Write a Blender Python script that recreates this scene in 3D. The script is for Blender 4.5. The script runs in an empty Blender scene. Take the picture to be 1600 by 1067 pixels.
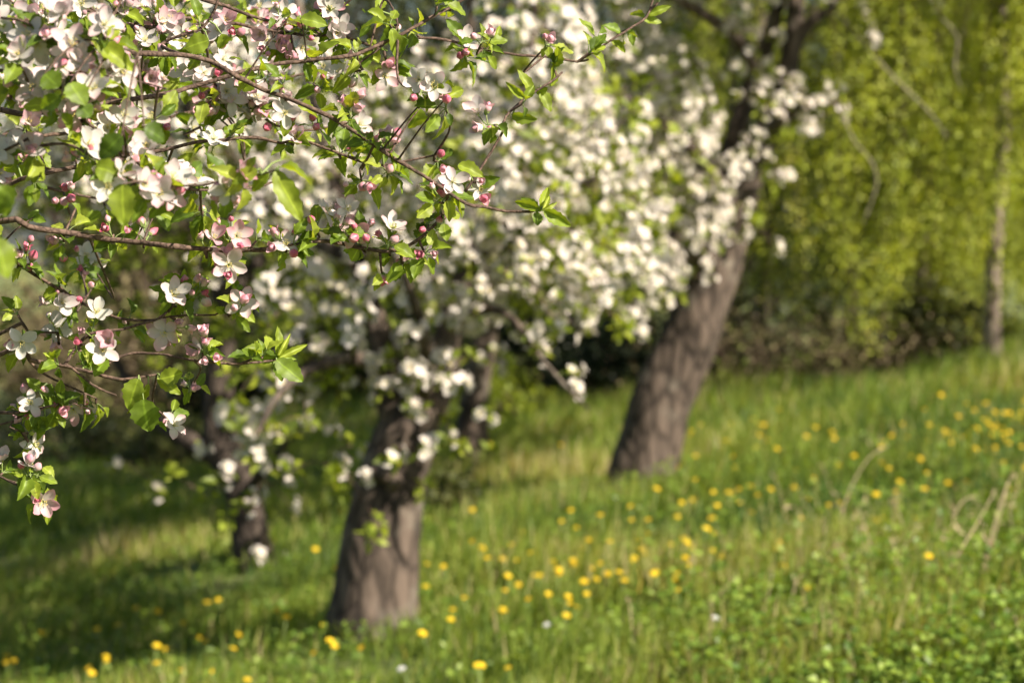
import bpy, math, random
import numpy as np
from mathutils import Vector, Matrix

R = math.radians
rng = np.random.default_rng(7)
random.seed(7)
sc = bpy.context.scene
col = sc.collection

# ------------------------------------------------------------------ camera, sky, sun, exposure
CAM_Z, LENS, PITCH = 1.6, 85.0, R(2.78)
FPX = 1600 / 36.0 * LENS
cam_d = bpy.data.cameras.new("camera")
cam = bpy.data.objects.new("camera", cam_d)
col.objects.link(cam)
cam.location = (0, 0, CAM_Z)
cam.rotation_euler = (math.pi / 2 - PITCH, 0, 0)
cam_d.lens, cam_d.sensor_width = LENS, 36.0
cam_d.clip_start, cam_d.clip_end = 0.05, 2000
cam_d.dof.use_dof = True
cam_d.dof.focus_distance = 3.36
cam_d.dof.aperture_fstop = 5.0
cam_d.dof.aperture_blades = 8
sc.camera = cam

SUN_EL, SUN_AZ = R(38), R(122)          # azimuth clockwise from +Y (the view direction): from the right, a little behind the camera
S = np.array([math.sin(SUN_AZ) * math.cos(SUN_EL), math.cos(SUN_AZ) * math.cos(SUN_EL), math.sin(SUN_EL)])
w = bpy.data.worlds.new("World")
sc.world = w
w.use_nodes = True
nt = w.node_tree
sky = nt.nodes.new("ShaderNodeTexSky")
sky.sky_type = 'NISHITA'
sky.sun_disc = False
sky.sun_elevation = SUN_EL
sky.sun_rotation = SUN_AZ
sky.air_density, sky.dust_density = 1.0, 1.5
bg = nt.nodes["Background"]
nt.links.new(sky.outputs[0], bg.inputs[0])
bg.inputs[1].default_value = 0.05
sl = bpy.data.lights.new("sun", 'SUN')
sun = bpy.data.objects.new("sun", sl)
col.objects.link(sun)
sl.energy, sl.angle, sl.color = 5.0, R(0.5), (1.0, 0.885, 0.745)
sun.rotation_euler = Vector(S).to_track_quat('Z', 'Y').to_euler()
sc.view_settings.view_transform = 'Standard'
sc.view_settings.look = 'None'
sc.view_settings.exposure = 1.2
sc.view_settings.gamma = 1
sc.render.engine = 'CYCLES'
sc.cycles.use_denoising = True
sc.cycles.max_bounces = 6
sc.cycles.diffuse_bounces = 2
sc.cycles.transparent_max_bounces = 8
sc.cycles.sample_clamp_indirect = 6

# ------------------------------------------------------------------ helpers
FWD = np.array([0, math.cos(PITCH), -math.sin(PITCH)])
UP = np.array([0, math.sin(PITCH), math.cos(PITCH)])
RT = np.array([1.0, 0, 0])
CAM = np.array([0, 0, CAM_Z])


def P(u, v, d):
    """photo pixel (1600 wide) at depth d metres -> world point"""
    return CAM + d * (FWD + (u - 800) / FPX * RT + (533.5 - v) / FPX * UP)


def ground(x, y):
    x = np.asarray(x, float); y = np.asarray(y, float)
    s = 0.14 * 40 * np.tanh(x / 40)
    s = s - .055 * np.clip(y - 18.3, 0, 22) / (1 + np.exp(-(x - .6) * 2.2))      # the bank falls away behind its crest
    return s + 0.035 * np.sin(1.3 * x + 0.7 * y) + 0.03 * np.sin(2.1 * x - 1.1 * y + 1) + 0.012 * np.sin(5 * x + 3.7 * y)


def PG(u, v, h=0.0):
    """ground point (raised h) under a photo pixel"""
    dirv = FWD + (u - 800) / FPX * RT + (533.5 - v) / FPX * UP
    d = 4.0
    for _ in range(4000):
        p = CAM + d * dirv
        if p[2] <= ground(p[0], p[1]) + h:
            break
        d += 0.02
    return CAM + d * dirv


def pnoise(x, y, s=1.0, k=0.0):
    x = x * s; y = y * s
    return (np.sin(x * 1.7 + 1.3 * np.sin(y * 1.1 + k) + k) + np.sin(y * 2.3 + 1.7 * np.sin(x * 0.9 + 2 * k)) + 0.6 * np.sin(3.1 * x + 2.7 * y + k)) / 2.6


class MB:
    def __init__(self):
        self.V, self.A, self.Q, self.T, self.qm, self.tm, self.n = [], [], [], [], [], [], 0

    def add(self, V, Q=None, T=None, m=0, rnd=0.5, tip=0.0):
        V = np.asarray(V, float).reshape(-1, 3)
        k = len(V)
        self.V.append(V)
        a = np.empty((k, 2)); a[:, 0] = rnd; a[:, 1] = tip
        self.A.append(a)
        if Q is not None and len(Q):
            Q = np.asarray(Q, np.int64).reshape(-1, 4); self.Q.append(Q + self.n); self.qm.append(np.full(len(Q), m))
        if T is not None and len(T):
            T = np.asarray(T, np.int64).reshape(-1, 3); self.T.append(T + self.n); self.tm.append(np.full(len(T), m))
        self.n += k

    def inst(self, tv, Q, T, M, t, m=0, rnd=None, tip=0.0):
        """many copies of template tv (k,3): M (N,3,3) columns = local axes, t (N,3)"""
        N, k = len(t), len(tv)
        if N == 0: return
        V = np.einsum('nij,kj->nki', M, tv) + t[:, None, :]
        off = (np.arange(N) * k)[:, None, None]
        r = np.repeat(rnd if rnd is not None else rng.random(N), k)
        tp = np.tile(np.broadcast_to(tip, (k,)), N)
        QQ = (np.asarray(Q)[None] + off).reshape(-1, 4) if Q is not None and len(Q) else None
        TT = (np.asarray(T)[None] + off).reshape(-1, 3) if T is not None and len(T) else None
        self.add(V.reshape(-1, 3), QQ, TT, m, r, tp)

    def mesh(self, name, mats, smooth=True, origin=(0, 0, 0)):
        me = bpy.data.meshes.new(name)
        V = np.concatenate(self.V) - np.asarray(origin)
        A = np.concatenate(self.A)
        Q = np.concatenate(self.Q) if self.Q else np.zeros((0, 4), np.int64)
        T = np.concatenate(self.T) if self.T else np.zeros((0, 3), np.int64)
        me.vertices.add(len(V)); me.vertices.foreach_set("co", V.astype(np.float32).ravel())
        me.loops.add(Q.size + T.size); me.loops.foreach_set("vertex_index", np.concatenate([Q.ravel(), T.ravel()]).astype(np.int32))
        me.polygons.add(len(Q) + len(T))
        ls = np.concatenate([np.arange(len(Q)) * 4, Q.size + np.arange(len(T)) * 3]).astype(np.int32)
        me.polygons.foreach_set("loop_start", ls)
        mi = np.concatenate([np.concatenate(self.qm) if self.qm else np.zeros(0), np.concatenate(self.tm) if self.tm else np.zeros(0)]).astype(np.int32)
        me.polygons.foreach_set("material_index", mi)
        me.polygons.foreach_set("use_smooth", np.full(len(mi), smooth))
        for i, nm in enumerate(("rnd", "tip")):
            at = me.attributes.new(nm, 'FLOAT', 'POINT'); at.data.foreach_set("value", A[:, i].astype(np.float32))
        for mt in mats: me.materials.append(mt)
        me.update(calc_edges=True)
        return me

    def build(self, name, mats, parent=None, smooth=True, origin=None):
        if self.n == 0: return None
        L = np.array(ROOTLOC.get(parent.name, (0, 0, 0))) if parent is not None else np.zeros(3)
        if origin is not None: L = np.asarray(origin, float)
        o = bpy.data.objects.new(name, self.mesh(name, mats, smooth, L))
        col.objects.link(o)
        if parent is not None:
            o.parent = parent; ROOTLOC[o.name] = L
        elif origin is not None:
            o.location = L
        return o


ROOTLOC = {}


def tag(o, label=None, cat=None, group=None, kind=None):
    if label: o['label'] = label
    if cat: o['category'] = cat
    if group: o['group'] = group
    if kind: o['kind'] = kind
    return o


def thing(name, loc, label, cat, group=None):
    o = bpy.data.objects.new(name, None)
    col.objects.link(o)
    o.location = Vector(loc)
    o.empty_display_size = 0.1
    ROOTLOC[o.name] = np.asarray(loc, float)
    return tag(o, label, cat, group)


def norm(a):
    a = np.asarray(a, float)
    return a / np.maximum(np.linalg.norm(a, axis=-1, keepdims=True), 1e-9)


def frames(y, n):
    """columns: x = across, y = along, z = normal"""
    y = norm(y)
    x = np.cross(y, n); bad = np.linalg.norm(x, axis=-1) < 1e-3
    if bad.any(): x[bad] = np.cross(y[bad], np.array([0.3, 0.9, 0.2]))
    x = norm(x)
    z = np.cross(x, y)
    return np.stack([x, y, z], axis=-1)


def rdir(n):
    return norm(rng.normal(size=(n, 3)))


def smooth_line(pts, rad, step):
    """Catmull-Rom resample of a polyline with radii"""
    p = np.asarray(pts, float); r = np.asarray(rad, float)
    if len(p) < 3:
        n = max(2, int(np.linalg.norm(p[-1] - p[0]) / step)); t = np.linspace(0, 1, n + 1)[:, None]
        return p[0] + (p[-1] - p[0]) * t, r[0] + (r[-1] - r[0]) * t[:, 0]
    e = np.vstack([2 * p[0] - p[1], p, 2 * p[-1] - p[-2]])
    out, ro = [], []
    for i in range(len(p) - 1):
        a, b, c, d = e[i:i + 4]
        n = max(1, int(np.linalg.norm(c - b) / step))
        for k in range(n):
            t = k / n
            out.append(0.5 * (2 * b + (c - a) * t + (2 * a - 5 * b + 4 * c - d) * t * t + (3 * b - a - 3 * c + d) * t ** 3))
            ro.append(r[i] + (r[i + 1] - r[i]) * t)
    out.append(p[-1]); ro.append(r[-1])
    return np.array(out), np.array(ro)


def tube(mb, pts, rad, sides=6, m=0, rough=0.0, rnd=0.5, cap=True, seed=0.0, flute=0.0):
    p = np.asarray(pts, float); r = np.asarray(rad, float); n = len(p)
    tan = np.gradient(p, axis=0); tan = norm(tan)
    ref = np.array([0.31, -0.9, 0.29])
    x = ref - tan * (tan @ ref)[:, None]; x = norm(x)
    z = np.cross(tan, x)
    a = np.arange(sides) * 2 * math.pi / sides
    rr = np.repeat(r[:, None], sides, 1)
    if rough:
        s = np.arange(n)[:, None] * 1.0
        nz = np.sin(a[None] * 3 + s * 0.35 + seed) + 0.7 * np.sin(a[None] * 5 - s * 0.6 + 2 * seed) + rng.normal(0, .45, (n, sides)) + 0.8 * np.sin(s * 0.8 + a[None] + seed)
        rr = rr * (1 + rough * nz)
    if flute:
        h = np.linspace(0, 1, n)[:, None]
        rr = rr * (1 + flute * np.exp(-h * 9) * (1.0 + 0.6 * np.sin(a[None] * 4 + seed)))
    V = p[:, None] + rr[..., None] * (np.cos(a)[None, :, None] * x[:, None] + np.sin(a)[None, :, None] * z[:, None])
    V = V.reshape(-1, 3)
    i = np.arange(n - 1)[:, None] * sides; j = np.arange(sides)[None]; j2 = (j + 1) % sides
    Q = np.stack([i + j, i + j2, i + sides + j2, i + sides + j], -1).reshape(-1, 4)
    T = None
    if cap:
        V = np.vstack([V, p[-1] + tan[-1] * r[-1] * 0.6])
        b = (n - 1) * sides
        T = [(b + k, b + (k + 1) % sides, n * sides) for k in range(sides)]
    mb.add(V, Q, T, m, rnd)


# ------------------------------------------------------------------ materials
def mat(name):
    m = bpy.data.materials.new(name); m.use_nodes = True
    return m, m.node_tree.nodes, m.node_tree.links, m.node_tree.nodes["Principled BSDF"]


def ramp_mat(name, stops, attr="rnd", rough=0.5, transl=0.0, tcol=None, bump=0.0, spec=0.4, noise=0.15, vein=False, vary=0.0):
    """colour from a per-leaf attribute through a ramp, with a fine noise; part of the light passes through"""
    m, N, L, b = mat(name)
    a = N.new("ShaderNodeAttribute"); a.attribute_name = attr
    rp = N.new("ShaderNodeValToRGB")
    el = rp.color_ramp.elements
    while len(el) > 1: el.remove(el[-1])
    el[0].position, el[0].color = stops[0][0], (*stops[0][1], 1)
    for p, c in stops[1:]:
        e = el.new(p); e.color = (*c, 1)
    if vary:                                     # each blossom is blushed a little differently
        oi = N.new("ShaderNodeObjectInfo"); ma = N.new("ShaderNodeMath"); ma.operation = 'MULTIPLY_ADD'
        ma.inputs[1].default_value = vary; L.new(oi.outputs["Random"], ma.inputs[0])
        sb = N.new("ShaderNodeMath"); sb.operation = 'SUBTRACT'; sb.inputs[1].default_value = vary * .45
        L.new(a.outputs["Fac"], sb.inputs[0]); L.new(sb.outputs[0], ma.inputs[2]); L.new(ma.outputs[0], rp.inputs[0])
    else:
        L.new(a.outputs["Fac"], rp.inputs[0])
    src = rp.outputs[0]
    if noise:
        tc = N.new("ShaderNodeTexCoord"); nz = N.new("ShaderNodeTexNoise"); nz.inputs["Scale"].default_value = 60
        L.new(tc.outputs["Object"], nz.inputs["Vector"])
        mr = N.new("ShaderNodeMapRange"); mr.inputs[1].default_value = .3; mr.inputs[2].default_value = .7
        mr.inputs[3].default_value = 1 - noise; mr.inputs[4].default_value = 1 + noise
        L.new(nz.outputs[0], mr.inputs[0])
        mx = N.new("ShaderNodeVectorMath"); mx.operation = 'SCALE'
        L.new(src, mx.inputs[0]); L.new(mr.outputs[0], mx.inputs["Scale"]); src = mx.outputs[0]
    if vein:                                     # paler midrib
        va = N.new("ShaderNodeAttribute"); va.attribute_name = "tip"
        vr = N.new("ShaderNodeMapRange"); vr.inputs[1].default_value = .72; vr.inputs[2].default_value = .95; vr.inputs[3].default_value = 1.0; vr.inputs[4].default_value = 1.55
        L.new(va.outputs["Fac"], vr.inputs[0])
        vm = N.new("ShaderNodeVectorMath"); vm.operation = 'SCALE'
        L.new(src, vm.inputs[0]); L.new(vr.outputs[0], vm.inputs["Scale"]); src = vm.outputs[0]
    L.new(src, b.inputs["Base Color"])
    b.inputs["Roughness"].default_value = rough
    b.inputs["Specular IOR Level"].default_value = spec
    if transl:
        tr = N.new("ShaderNodeBsdfTranslucent"); ms = N.new("ShaderNodeMixShader")
        if tcol:
            mm = N.new("ShaderNodeVectorMath"); mm.operation = 'MULTIPLY'; mm.inputs[1].default_value = tcol
            L.new(src, mm.inputs[0]); L.new(mm.outputs[0], tr.inputs[0])
        else:
            L.new(src, tr.inputs[0])
        ms.inputs[0].default_value = transl
        L.new(b.outputs[0], ms.inputs[1]); L.new(tr.outputs[0], ms.inputs[2])
        L.new(ms.outputs[0], N["Material Output"].inputs[0])
    return m


def bark_mat(name, c0, c1, scale=14, lichen=None, zs=.35, bump=.8):
    m, N, L, b = mat(name)
    tc = N.new("ShaderNodeTexCoord"); mp = N.new("ShaderNodeMapping"); mp.inputs["Scale"].default_value = (1, 1, zs)
    L.new(tc.outputs["Object"], mp.inputs[0])
    nz = N.new("ShaderNodeTexNoise"); nz.inputs["Scale"].default_value = scale; nz.inputs["Detail"].default_value = 8; nz.inputs["Roughness"].default_value = .68
    vo = N.new("ShaderNodeTexVoronoi"); vo.feature = 'DISTANCE_TO_EDGE'; vo.inputs["Scale"].default_value = scale * 1.6
    L.new(mp.outputs[0], nz.inputs["Vector"]); L.new(mp.outputs[0], vo.inputs["Vector"])
    mr = N.new("ShaderNodeMapRange"); mr.inputs[2].default_value = .25; L.new(vo.outputs["Distance"], mr.inputs[0])
    ad = N.new("ShaderNodeMath"); ad.operation = 'MULTIPLY_ADD'; ad.inputs[1].default_value = .35
    L.new(mr.outputs[0], ad.inputs[0])
    sb = N.new("ShaderNodeMath"); sb.operation = 'MULTIPLY'; sb.inputs[1].default_value = .75; L.new(nz.outputs[0], sb.inputs[0]); L.new(sb.outputs[0], ad.inputs[2])
    rp = N.new("ShaderNodeValToRGB"); rp.color_ramp.elements[0].position = .28; rp.color_ramp.elements[1].position = .78
    rp.color_ramp.elements[0].color = (*c0, 1); rp.color_ramp.elements[1].color = (*c1, 1)
    L.new(ad.outputs[0], rp.inputs[0])
    src = rp.outputs[0]
    if lichen:
        n2 = N.new("ShaderNodeTexNoise"); n2.inputs["Scale"].default_value = 5; n2.inputs["Detail"].default_value = 5
        L.new(tc.outputs["Object"], n2.inputs["Vector"])
        r2 = N.new("ShaderNodeValToRGB"); r2.color_ramp.elements[0].position = .55; r2.color_ramp.elements[1].position = .68
        L.new(n2.outputs[0], r2.inputs[0])
        mx = N.new("ShaderNodeMix"); mx.data_type = 'RGBA'; mx.inputs[7].default_value = (*lichen, 1)
        mf = N.new("ShaderNodeMath"); mf.operation = 'MULTIPLY'; mf.inputs[1].default_value = .6; L.new(r2.outputs[0], mf.inputs[0])
        L.new(mf.outputs[0], mx.inputs[0]); L.new(src, mx.inputs[6]); src = mx.outputs[2]
    L.new(src, b.inputs["Base Color"])
    b.inputs["Roughness"].default_value = .85
    b.inputs["Specular IOR Level"].default_value = .25
    bp = N.new("ShaderNodeBump"); bp.inputs["Strength"].default_value = bump; bp.inputs["Distance"].default_value = .02
    L.new(ad.outputs[0], bp.inputs["Height"]); L.new(bp.outputs[0], b.inputs["Normal"])
    return m


M = {}
M['bark'] = bark_mat("apple_bark", (.010, .008, .0065), (.138, .105, .082), 9, (.22, .20, .16))
M['bark_dark'] = bark_mat("dark_bark", (.018, .013, .011), (.09, .07, .056), 14)
M['twig'] = bark_mat("twig_bark", (.040, .026, .020), (.15, .10, .075), 70, None, 1.0, .2)
M['twig_pale'] = bark_mat("pale_twig_bark", (.16, .14, .10), (.32, .28, .21), 20)
M['birch_bark'] = bark_mat("birch_bark", (.10, .075, .06), (.36, .29, .24), 9)
M['petal'] = ramp_mat("petal", [(0, (.58, .57, .48)), (.35, (.63, .60, .57)), (.65, (.63, .53, .52)), (1, (.60, .32, .37))], "tip", .55, .35, noise=.08, vary=.55)
M['petal_pink'] = ramp_mat("pink_petal", [(0, (.62, .56, .52)), (.45, (.62, .46, .47)), (1, (.58, .25, .32))], "tip", .55, .3, noise=.08, vary=.4)
M['petal_sunlit'] = ramp_mat("sunlit_petal", [(0, (.68, .65, .53)), (.5, (.74, .70, .65)), (1, (.73, .63, .58))], "tip", .6, .35, noise=.05)  # warm sun on white petals is put into this colour
M['bud'] = ramp_mat("bud_petal", [(0, (.58, .44, .40)), (.35, (.56, .22, .28)), (.75, (.50, .08, .15)), (1, (.60, .28, .33))], "tip", .5, .15, noise=.22, vary=.5)
M['bud_pale'] = ramp_mat("pale_bud_petal", [(0, (.66, .60, .54)), (.4, (.66, .44, .46)), (1, (.60, .26, .33))], "tip", .5, .15, noise=.2, vary=.5)
M['stamen'] = ramp_mat("stamen", [(0, (.60, .62, .25)), (1, (.78, .62, .18))], "tip", .6, 0, noise=.1)
M['stalk'] = ramp_mat("flower_stalk", [(0, (.16, .24, .06)), (1, (.26, .32, .11))], "rnd", .6, .1, noise=.1)
M['leaf'] = ramp_mat("apple_leaf", [(0, (.06, .11, .014)), (.4, (.15, .23, .022)), (.8, (.26, .33, .03)), (1, (.36, .42, .07))], "rnd", .5, .48, (1.5, 1.35, .5), spec=.4, noise=.25, vein=True)
M['leaf_mid'] = ramp_mat("spring_leaf", [(0, (.10, .14, .014)), (.5, (.22, .29, .022)), (1, (.38, .44, .05))], "rnd", .5, .4, (1.4, 1.3, .5))
M['birch_leaf'] = ramp_mat("birch_leaf", [(0, (.13, .165, .022)), (.4, (.30, .37, .035)), (.8, (.45, .51, .055)), (1, (.62, .64, .15))], "rnd", .5, .45, (1.3, 1.2, .5))
M['shade_leaf'] = ramp_mat("shade_dark_leaf", [(0, (.008, .014, .006)), (.6, (.020, .034, .010)), (1, (.06, .08, .018))], "rnd", .55, .2)  # near-black green carries the deep shade of the background gaps
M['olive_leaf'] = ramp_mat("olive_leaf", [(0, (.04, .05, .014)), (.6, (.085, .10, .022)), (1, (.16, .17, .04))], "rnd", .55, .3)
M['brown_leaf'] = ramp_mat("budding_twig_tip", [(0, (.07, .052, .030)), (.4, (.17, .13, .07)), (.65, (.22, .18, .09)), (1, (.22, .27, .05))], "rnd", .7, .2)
M['grass'] = ramp_mat("grass_blade", [(0, (.045, .11, .032)), (.35, (.14, .215, .034)), (.7, (.25, .32, .05)), (.86, (.36, .38, .10)), (1, (.50, .42, .24))], "rnd", .55, .45, (1.3, 1.2, .45), noise=0)
M['weed'] = ramp_mat("weed_leaf", [(0, (.08, .155, .024)), (.6, (.18, .28, .038)), (1, (.30, .40, .07))], "rnd", .45, .4, (1.4, 1.3, .5))
M['straw'] = ramp_mat("dry_straw", [(0, (.30, .22, .12)), (1, (.52, .42, .27))], "rnd", .7, .15)
M['dandelion'] = ramp_mat("dandelion_petal", [(0, (.78, .46, .012)), (1, (.82, .61, .025))], "tip", .6, .2, noise=.08)
M['daisy'] = ramp_mat("white_petal", [(0, (.75, .6, .1)), (.3, (.8, .8, .78)), (1, (.82, .82, .80))], "tip", .6, .2)

# ground: soil, thatch and moss in patches
m, N, L, b = mat("meadow_ground")
tc = N.new("ShaderNodeTexCoord"); n1 = N.new("ShaderNodeTexNoise"); n1.inputs["Scale"].default_value = 1.2; n1.inputs["Detail"].default_value = 9; n1.inputs["Roughness"].default_value = .7
L.new(tc.outputs["Object"], n1.inputs["Vector"])
rp = N.new("ShaderNodeValToRGB"); el = rp.color_ramp.elements
el[0].position, el[0].color = .3, (.06, .075, .02, 1)
el[1].position, el[1].color = .7, (.20, .21, .06, 1)
e = el.new(.5); e.color = (.12, .15, .035, 1)
L.new(n1.outputs[0], rp.inputs[0]); L.new(rp.outputs[0], b.inputs["Base Color"])
b.inputs["Roughness"].default_value = .9
M['ground'] = m

# ------------------------------------------------------------------ templates
def grid_quads(rows, cols):
    return [(i * cols + j, i * cols + j + 1, (i + 1) * cols + j + 1, (i + 1) * cols + j) for i in range(rows - 1) for j in range(cols - 1)]


def leaf_tmpl(rows=6, fold=.22, droop=.25, twist=0.0, wid=.56, serr=0.0):
    V, tipv = [], []
    for i in range(rows):
        t = i / (rows - 1)
        wv = wid * .5 * (math.sin(math.pi * min(1, t * .96 + .02) ** .85) ** .8) * (1 - .12 * t) + .006
        if serr and 0 < i < rows - 1: wv *= 1 + serr * (1 if i % 2 else -1)
        for x in (-1, -.5, 0, .5, 1):
            z = fold * wv * (abs(x) ** 1.2) * 1.3 - droop * t * t + .035 * math.sin(11 * t + 3 * x + twist) * abs(x) + .02 * math.sin(17 * t) * (1 - abs(x))
            V.append((x * wv + twist * t * t * .15, t * (1 - .15 * droop), z)); tipv.append(1.0 if x == 0 else 0.0)
    return np.array(V), grid_quads(rows, 5), np.array(tipv)


LEAVES = [leaf_tmpl(11, .35, .25, 0, .60, .09), leaf_tmpl(11, .6, .45, .6, .54, .09), leaf_tmpl(11, .2, .1, -.5, .66, .09), leaf_tmpl(11, .9, .3, .2, .6, .09)]


def leaf_lo(wid=.6, fold=.25, droop=.2):
    V = [(0, 0, 0), (-wid / 2, .45, fold * wid), (0, .5, -droop * .2), (wid / 2, .45, fold * wid), (0, 1, -droop)]
    return np.array(V), [(0, 2, 4, 1), (0, 3, 4, 2)], None


LEAF_LO = leaf_lo()


def petal_tmpl(cup=.3, curl=.15, rows=6):
    V, tp = [], []
    for i in range(rows):
        t = i / (rows - 1)
        wv = .05 + .29 * math.sin(math.pi * (.04 + .90 * t ** 1.1)) ** .8 if i else .045
        if i == rows - 1: wv = .13
        for x in (-1, -.45, .45, 1):
            tt = t - (.07 * x * x if i == rows - 1 else 0)
            z = cup * (wv * abs(x)) ** 1.3 * 1.2 + curl * t * t - .05 * math.sin(t * 3)
            V.append((x * wv, tt, z)); tp.append(min(1, max(0, .15 + .5 * t + .35 * abs(x) * t)))
    return np.array(V), grid_quads(rows, 4), np.array(tp)


def rot_z(a):
    c, s = math.cos(a), math.sin(a)
    return np.array([[c, -s, 0], [s, c, 0], [0, 0, 1]])


def rot_x(a):
    c, s = math.cos(a), math.sin(a)
    return np.array([[1, 0, 0], [0, c, -s], [0, s, c]])


RAW = {}


def flower_mesh(k, openness, pink):
    """open blossom facing +Z, unit petal length"""
    mb = MB()
    rr = random.Random(k)
    for i in range(5):
        pv, q, tp = petal_tmpl(rr.uniform(.3, 1.0), rr.uniform(-.2, .35))
        pv = pv + np.stack([pv[:, 1] ** 2 * rr.uniform(-.12, .12), 0 * pv[:, 0], .035 * np.sin(pv[:, 0] * 16 + i) * pv[:, 1]], 1)
        s = rr.uniform(.9, 1.08)
        A = rot_z(i * 2 * math.pi / 5 + rr.uniform(-.13, .13)) @ rot_x(openness + rr.uniform(-.2, .2)) @ np.diag([s * rr.uniform(.86, 1.05), s, s])
        v = pv + np.array([0, .07, 0])
        mb.add(v @ A.T, q, None, 0, .5, np.clip(tp * (1.0 if pink else .7) + rr.uniform(-.15, .15), 0, 1))
    for i in range(14):                         # stamens with anthers
        a = i * 2.4; sp = .06 + .13 * rr.random()
        top = np.array([math.cos(a) * sp * 1.3, math.sin(a) * sp * 1.3, .26 + .1 * rr.random()])
        base = np.array([math.cos(a) * .05, math.sin(a) * .05, .02])
        tube(mb, [base, (base + top) / 2 + [0, 0, .02], top], [.012, .01, .01], 3, 1, cap=False)
        o = np.array([(1, 0, 0), (0, 1, 0), (-1, 0, 0), (0, -1, 0), (0, 0, 1), (0, 0, -1)]) * .033
        mb.add(top + o, None, [(0, 1, 4), (1, 2, 4), (2, 3, 4), (3, 0, 4), (1, 0, 5), (2, 1, 5), (3, 2, 5), (0, 3, 5)], 1, .5, .9)
    # green calyx behind
    a = np.arange(6) * math.pi / 3
    V = np.concatenate([np.stack([np.cos(a) * .12, np.sin(a) * .12, np.full(6, .03)], 1), np.stack([np.cos(a) * .09, np.sin(a) * .09, np.full(6, -.16)], 1), [[0, 0, -.22]]])
    mb.add(V, [(i, (i + 1) % 6, 6 + (i + 1) % 6, 6 + i) for i in range(6)], [(6 + i, 6 + (i + 1) % 6, 12) for i in range(6)], 2, .6)
    me = mb.mesh("flower", [M['petal_pink'] if pink == 2 else M['petal'], M['stamen'], M['stalk']])
    RAW[me.name] = (mb, [3 if pink == 2 else 2, 4, 1])
    return me


def bud_mesh(k, pale, loose):
    """closed bud pointing +Z, unit length"""
    mb = MB(); rr = random.Random(k + 50)
    rows, cols = 8, 12
    V, tp = [], []
    for i in range(rows):
        t = i / (rows - 1)
        r0 = .36 * math.sin(math.pi * (.12 + .88 * t)) ** .75 if i < rows - 1 else .03
        for j in range(cols):
            a = 2 * math.pi * j / cols + t * .9
            r = r0 * (1 + .09 * math.sin(5 * a + k) + (.05 * rr.random()))
            V.append((r * math.cos(a), r * math.sin(a), .08 + t * .92)); tp.append(min(1, t + .18 * math.sin(5 * a + k)))
    Q = [(i * cols + j, i * cols + (j + 1) % cols, (i + 1) * cols + (j + 1) % cols, (i + 1) * cols + j) for i in range(rows - 1) for j in range(cols)]
    mb.add(V, Q, None, 0, .5, np.clip(tp, 0, 1))
    if loose:                                    # two petals starting to part
        for s in range(3):
            pv, q, t2 = petal_tmpl(.9, -.1)
            A = rot_z(s * 2.1 + k) @ rot_x(R(66)) @ np.diag([.95, 1.05, .9])
            mb.add((pv + [0, .04, -.08]) @ A.T + [0, 0, .02], q, None, 0, .5, np.clip(t2 * .7, 0, 1))
    for i in range(5):                           # sepals
        pv = np.array([(-.13, 0, 0), (.13, 0, 0), (.09, .3, .02), (-.09, .3, .02), (0, .55, .1)])
        A = rot_z(i * 2 * math.pi / 5 + .3) @ rot_x(R(58 + 20 * rr.random()))
        mb.add((pv + [0, .1, -.17]) @ A.T + [0, 0, .0], [(0, 1, 2, 3)], [(3, 2, 4)], 1, .7)
    a = np.arange(6) * math.pi / 3
    V = np.concatenate([np.stack([np.cos(a) * .24, np.sin(a) * .24, np.full(6, .14)], 1), np.stack([np.cos(a) * .13, np.sin(a) * .13, np.full(6, -.14)], 1), [[0, 0, -.2]]])
    mb.add(V, [(i, (i + 1) % 6, 6 + (i + 1) % 6, 6 + i) for i in range(6)], [(6 + i, 6 + (i + 1) % 6, 12) for i in range(6)], 1, .4)
    me = mb.mesh("bud", [M['bud_pale'] if pale else M['bud'], M['stalk']])
    RAW[me.name] = (mb, [6 if pale else 5, 1])
    return me


FLOWERS = [flower_mesh(k, R(o), p) for k, (o, p) in enumerate([(2, 0), (12, 1), (24, 1), (36, 1), (8, 1), (46, 1), (18, 0), (58, 2)])]
BUDS = [bud_mesh(k, p, l) for k, (p, l) in enumerate([(0, 0), (0, 0), (1, 0), (0, 1), (1, 1), (1, 1)])]

# ------------------------------------------------------------------ ground and grass
xs = np.concatenate([np.linspace(-260, -14, 28), np.linspace(-12, 16, 113), np.linspace(18, 260, 28)])
ys = np.concatenate([np.linspace(-60, 2, 14), np.linspace(3, 36, 120), np.linspace(38, 400, 34)])
X, Y = np.meshgrid(xs, ys)
mb = MB()
mb.add(np.stack([X, Y, ground(X, Y)], -1).reshape(-1, 3), grid_quads(len(ys), len(xs)))
g = mb.build("ground", [M['ground']])
tag(g, "sloping orchard meadow ground under the grass", "ground", kind="structure")

blade_V = np.array([(-.5, 0, 0), (.5, 0, 0), (-.42, .5, .06), (.42, .5, .06), (-.05, 1, .32), (.05, 1, .32)])
blade_Q = [(0, 1, 3, 2), (2, 3, 5, 4)]


def scatter_grass(n, y0, y1, margin):
    y = y0 * (y1 / y0) ** rng.random(n)
    x = (rng.random(n) * 2 - 1) * (y * .222 + margin)
    return x, y


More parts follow.
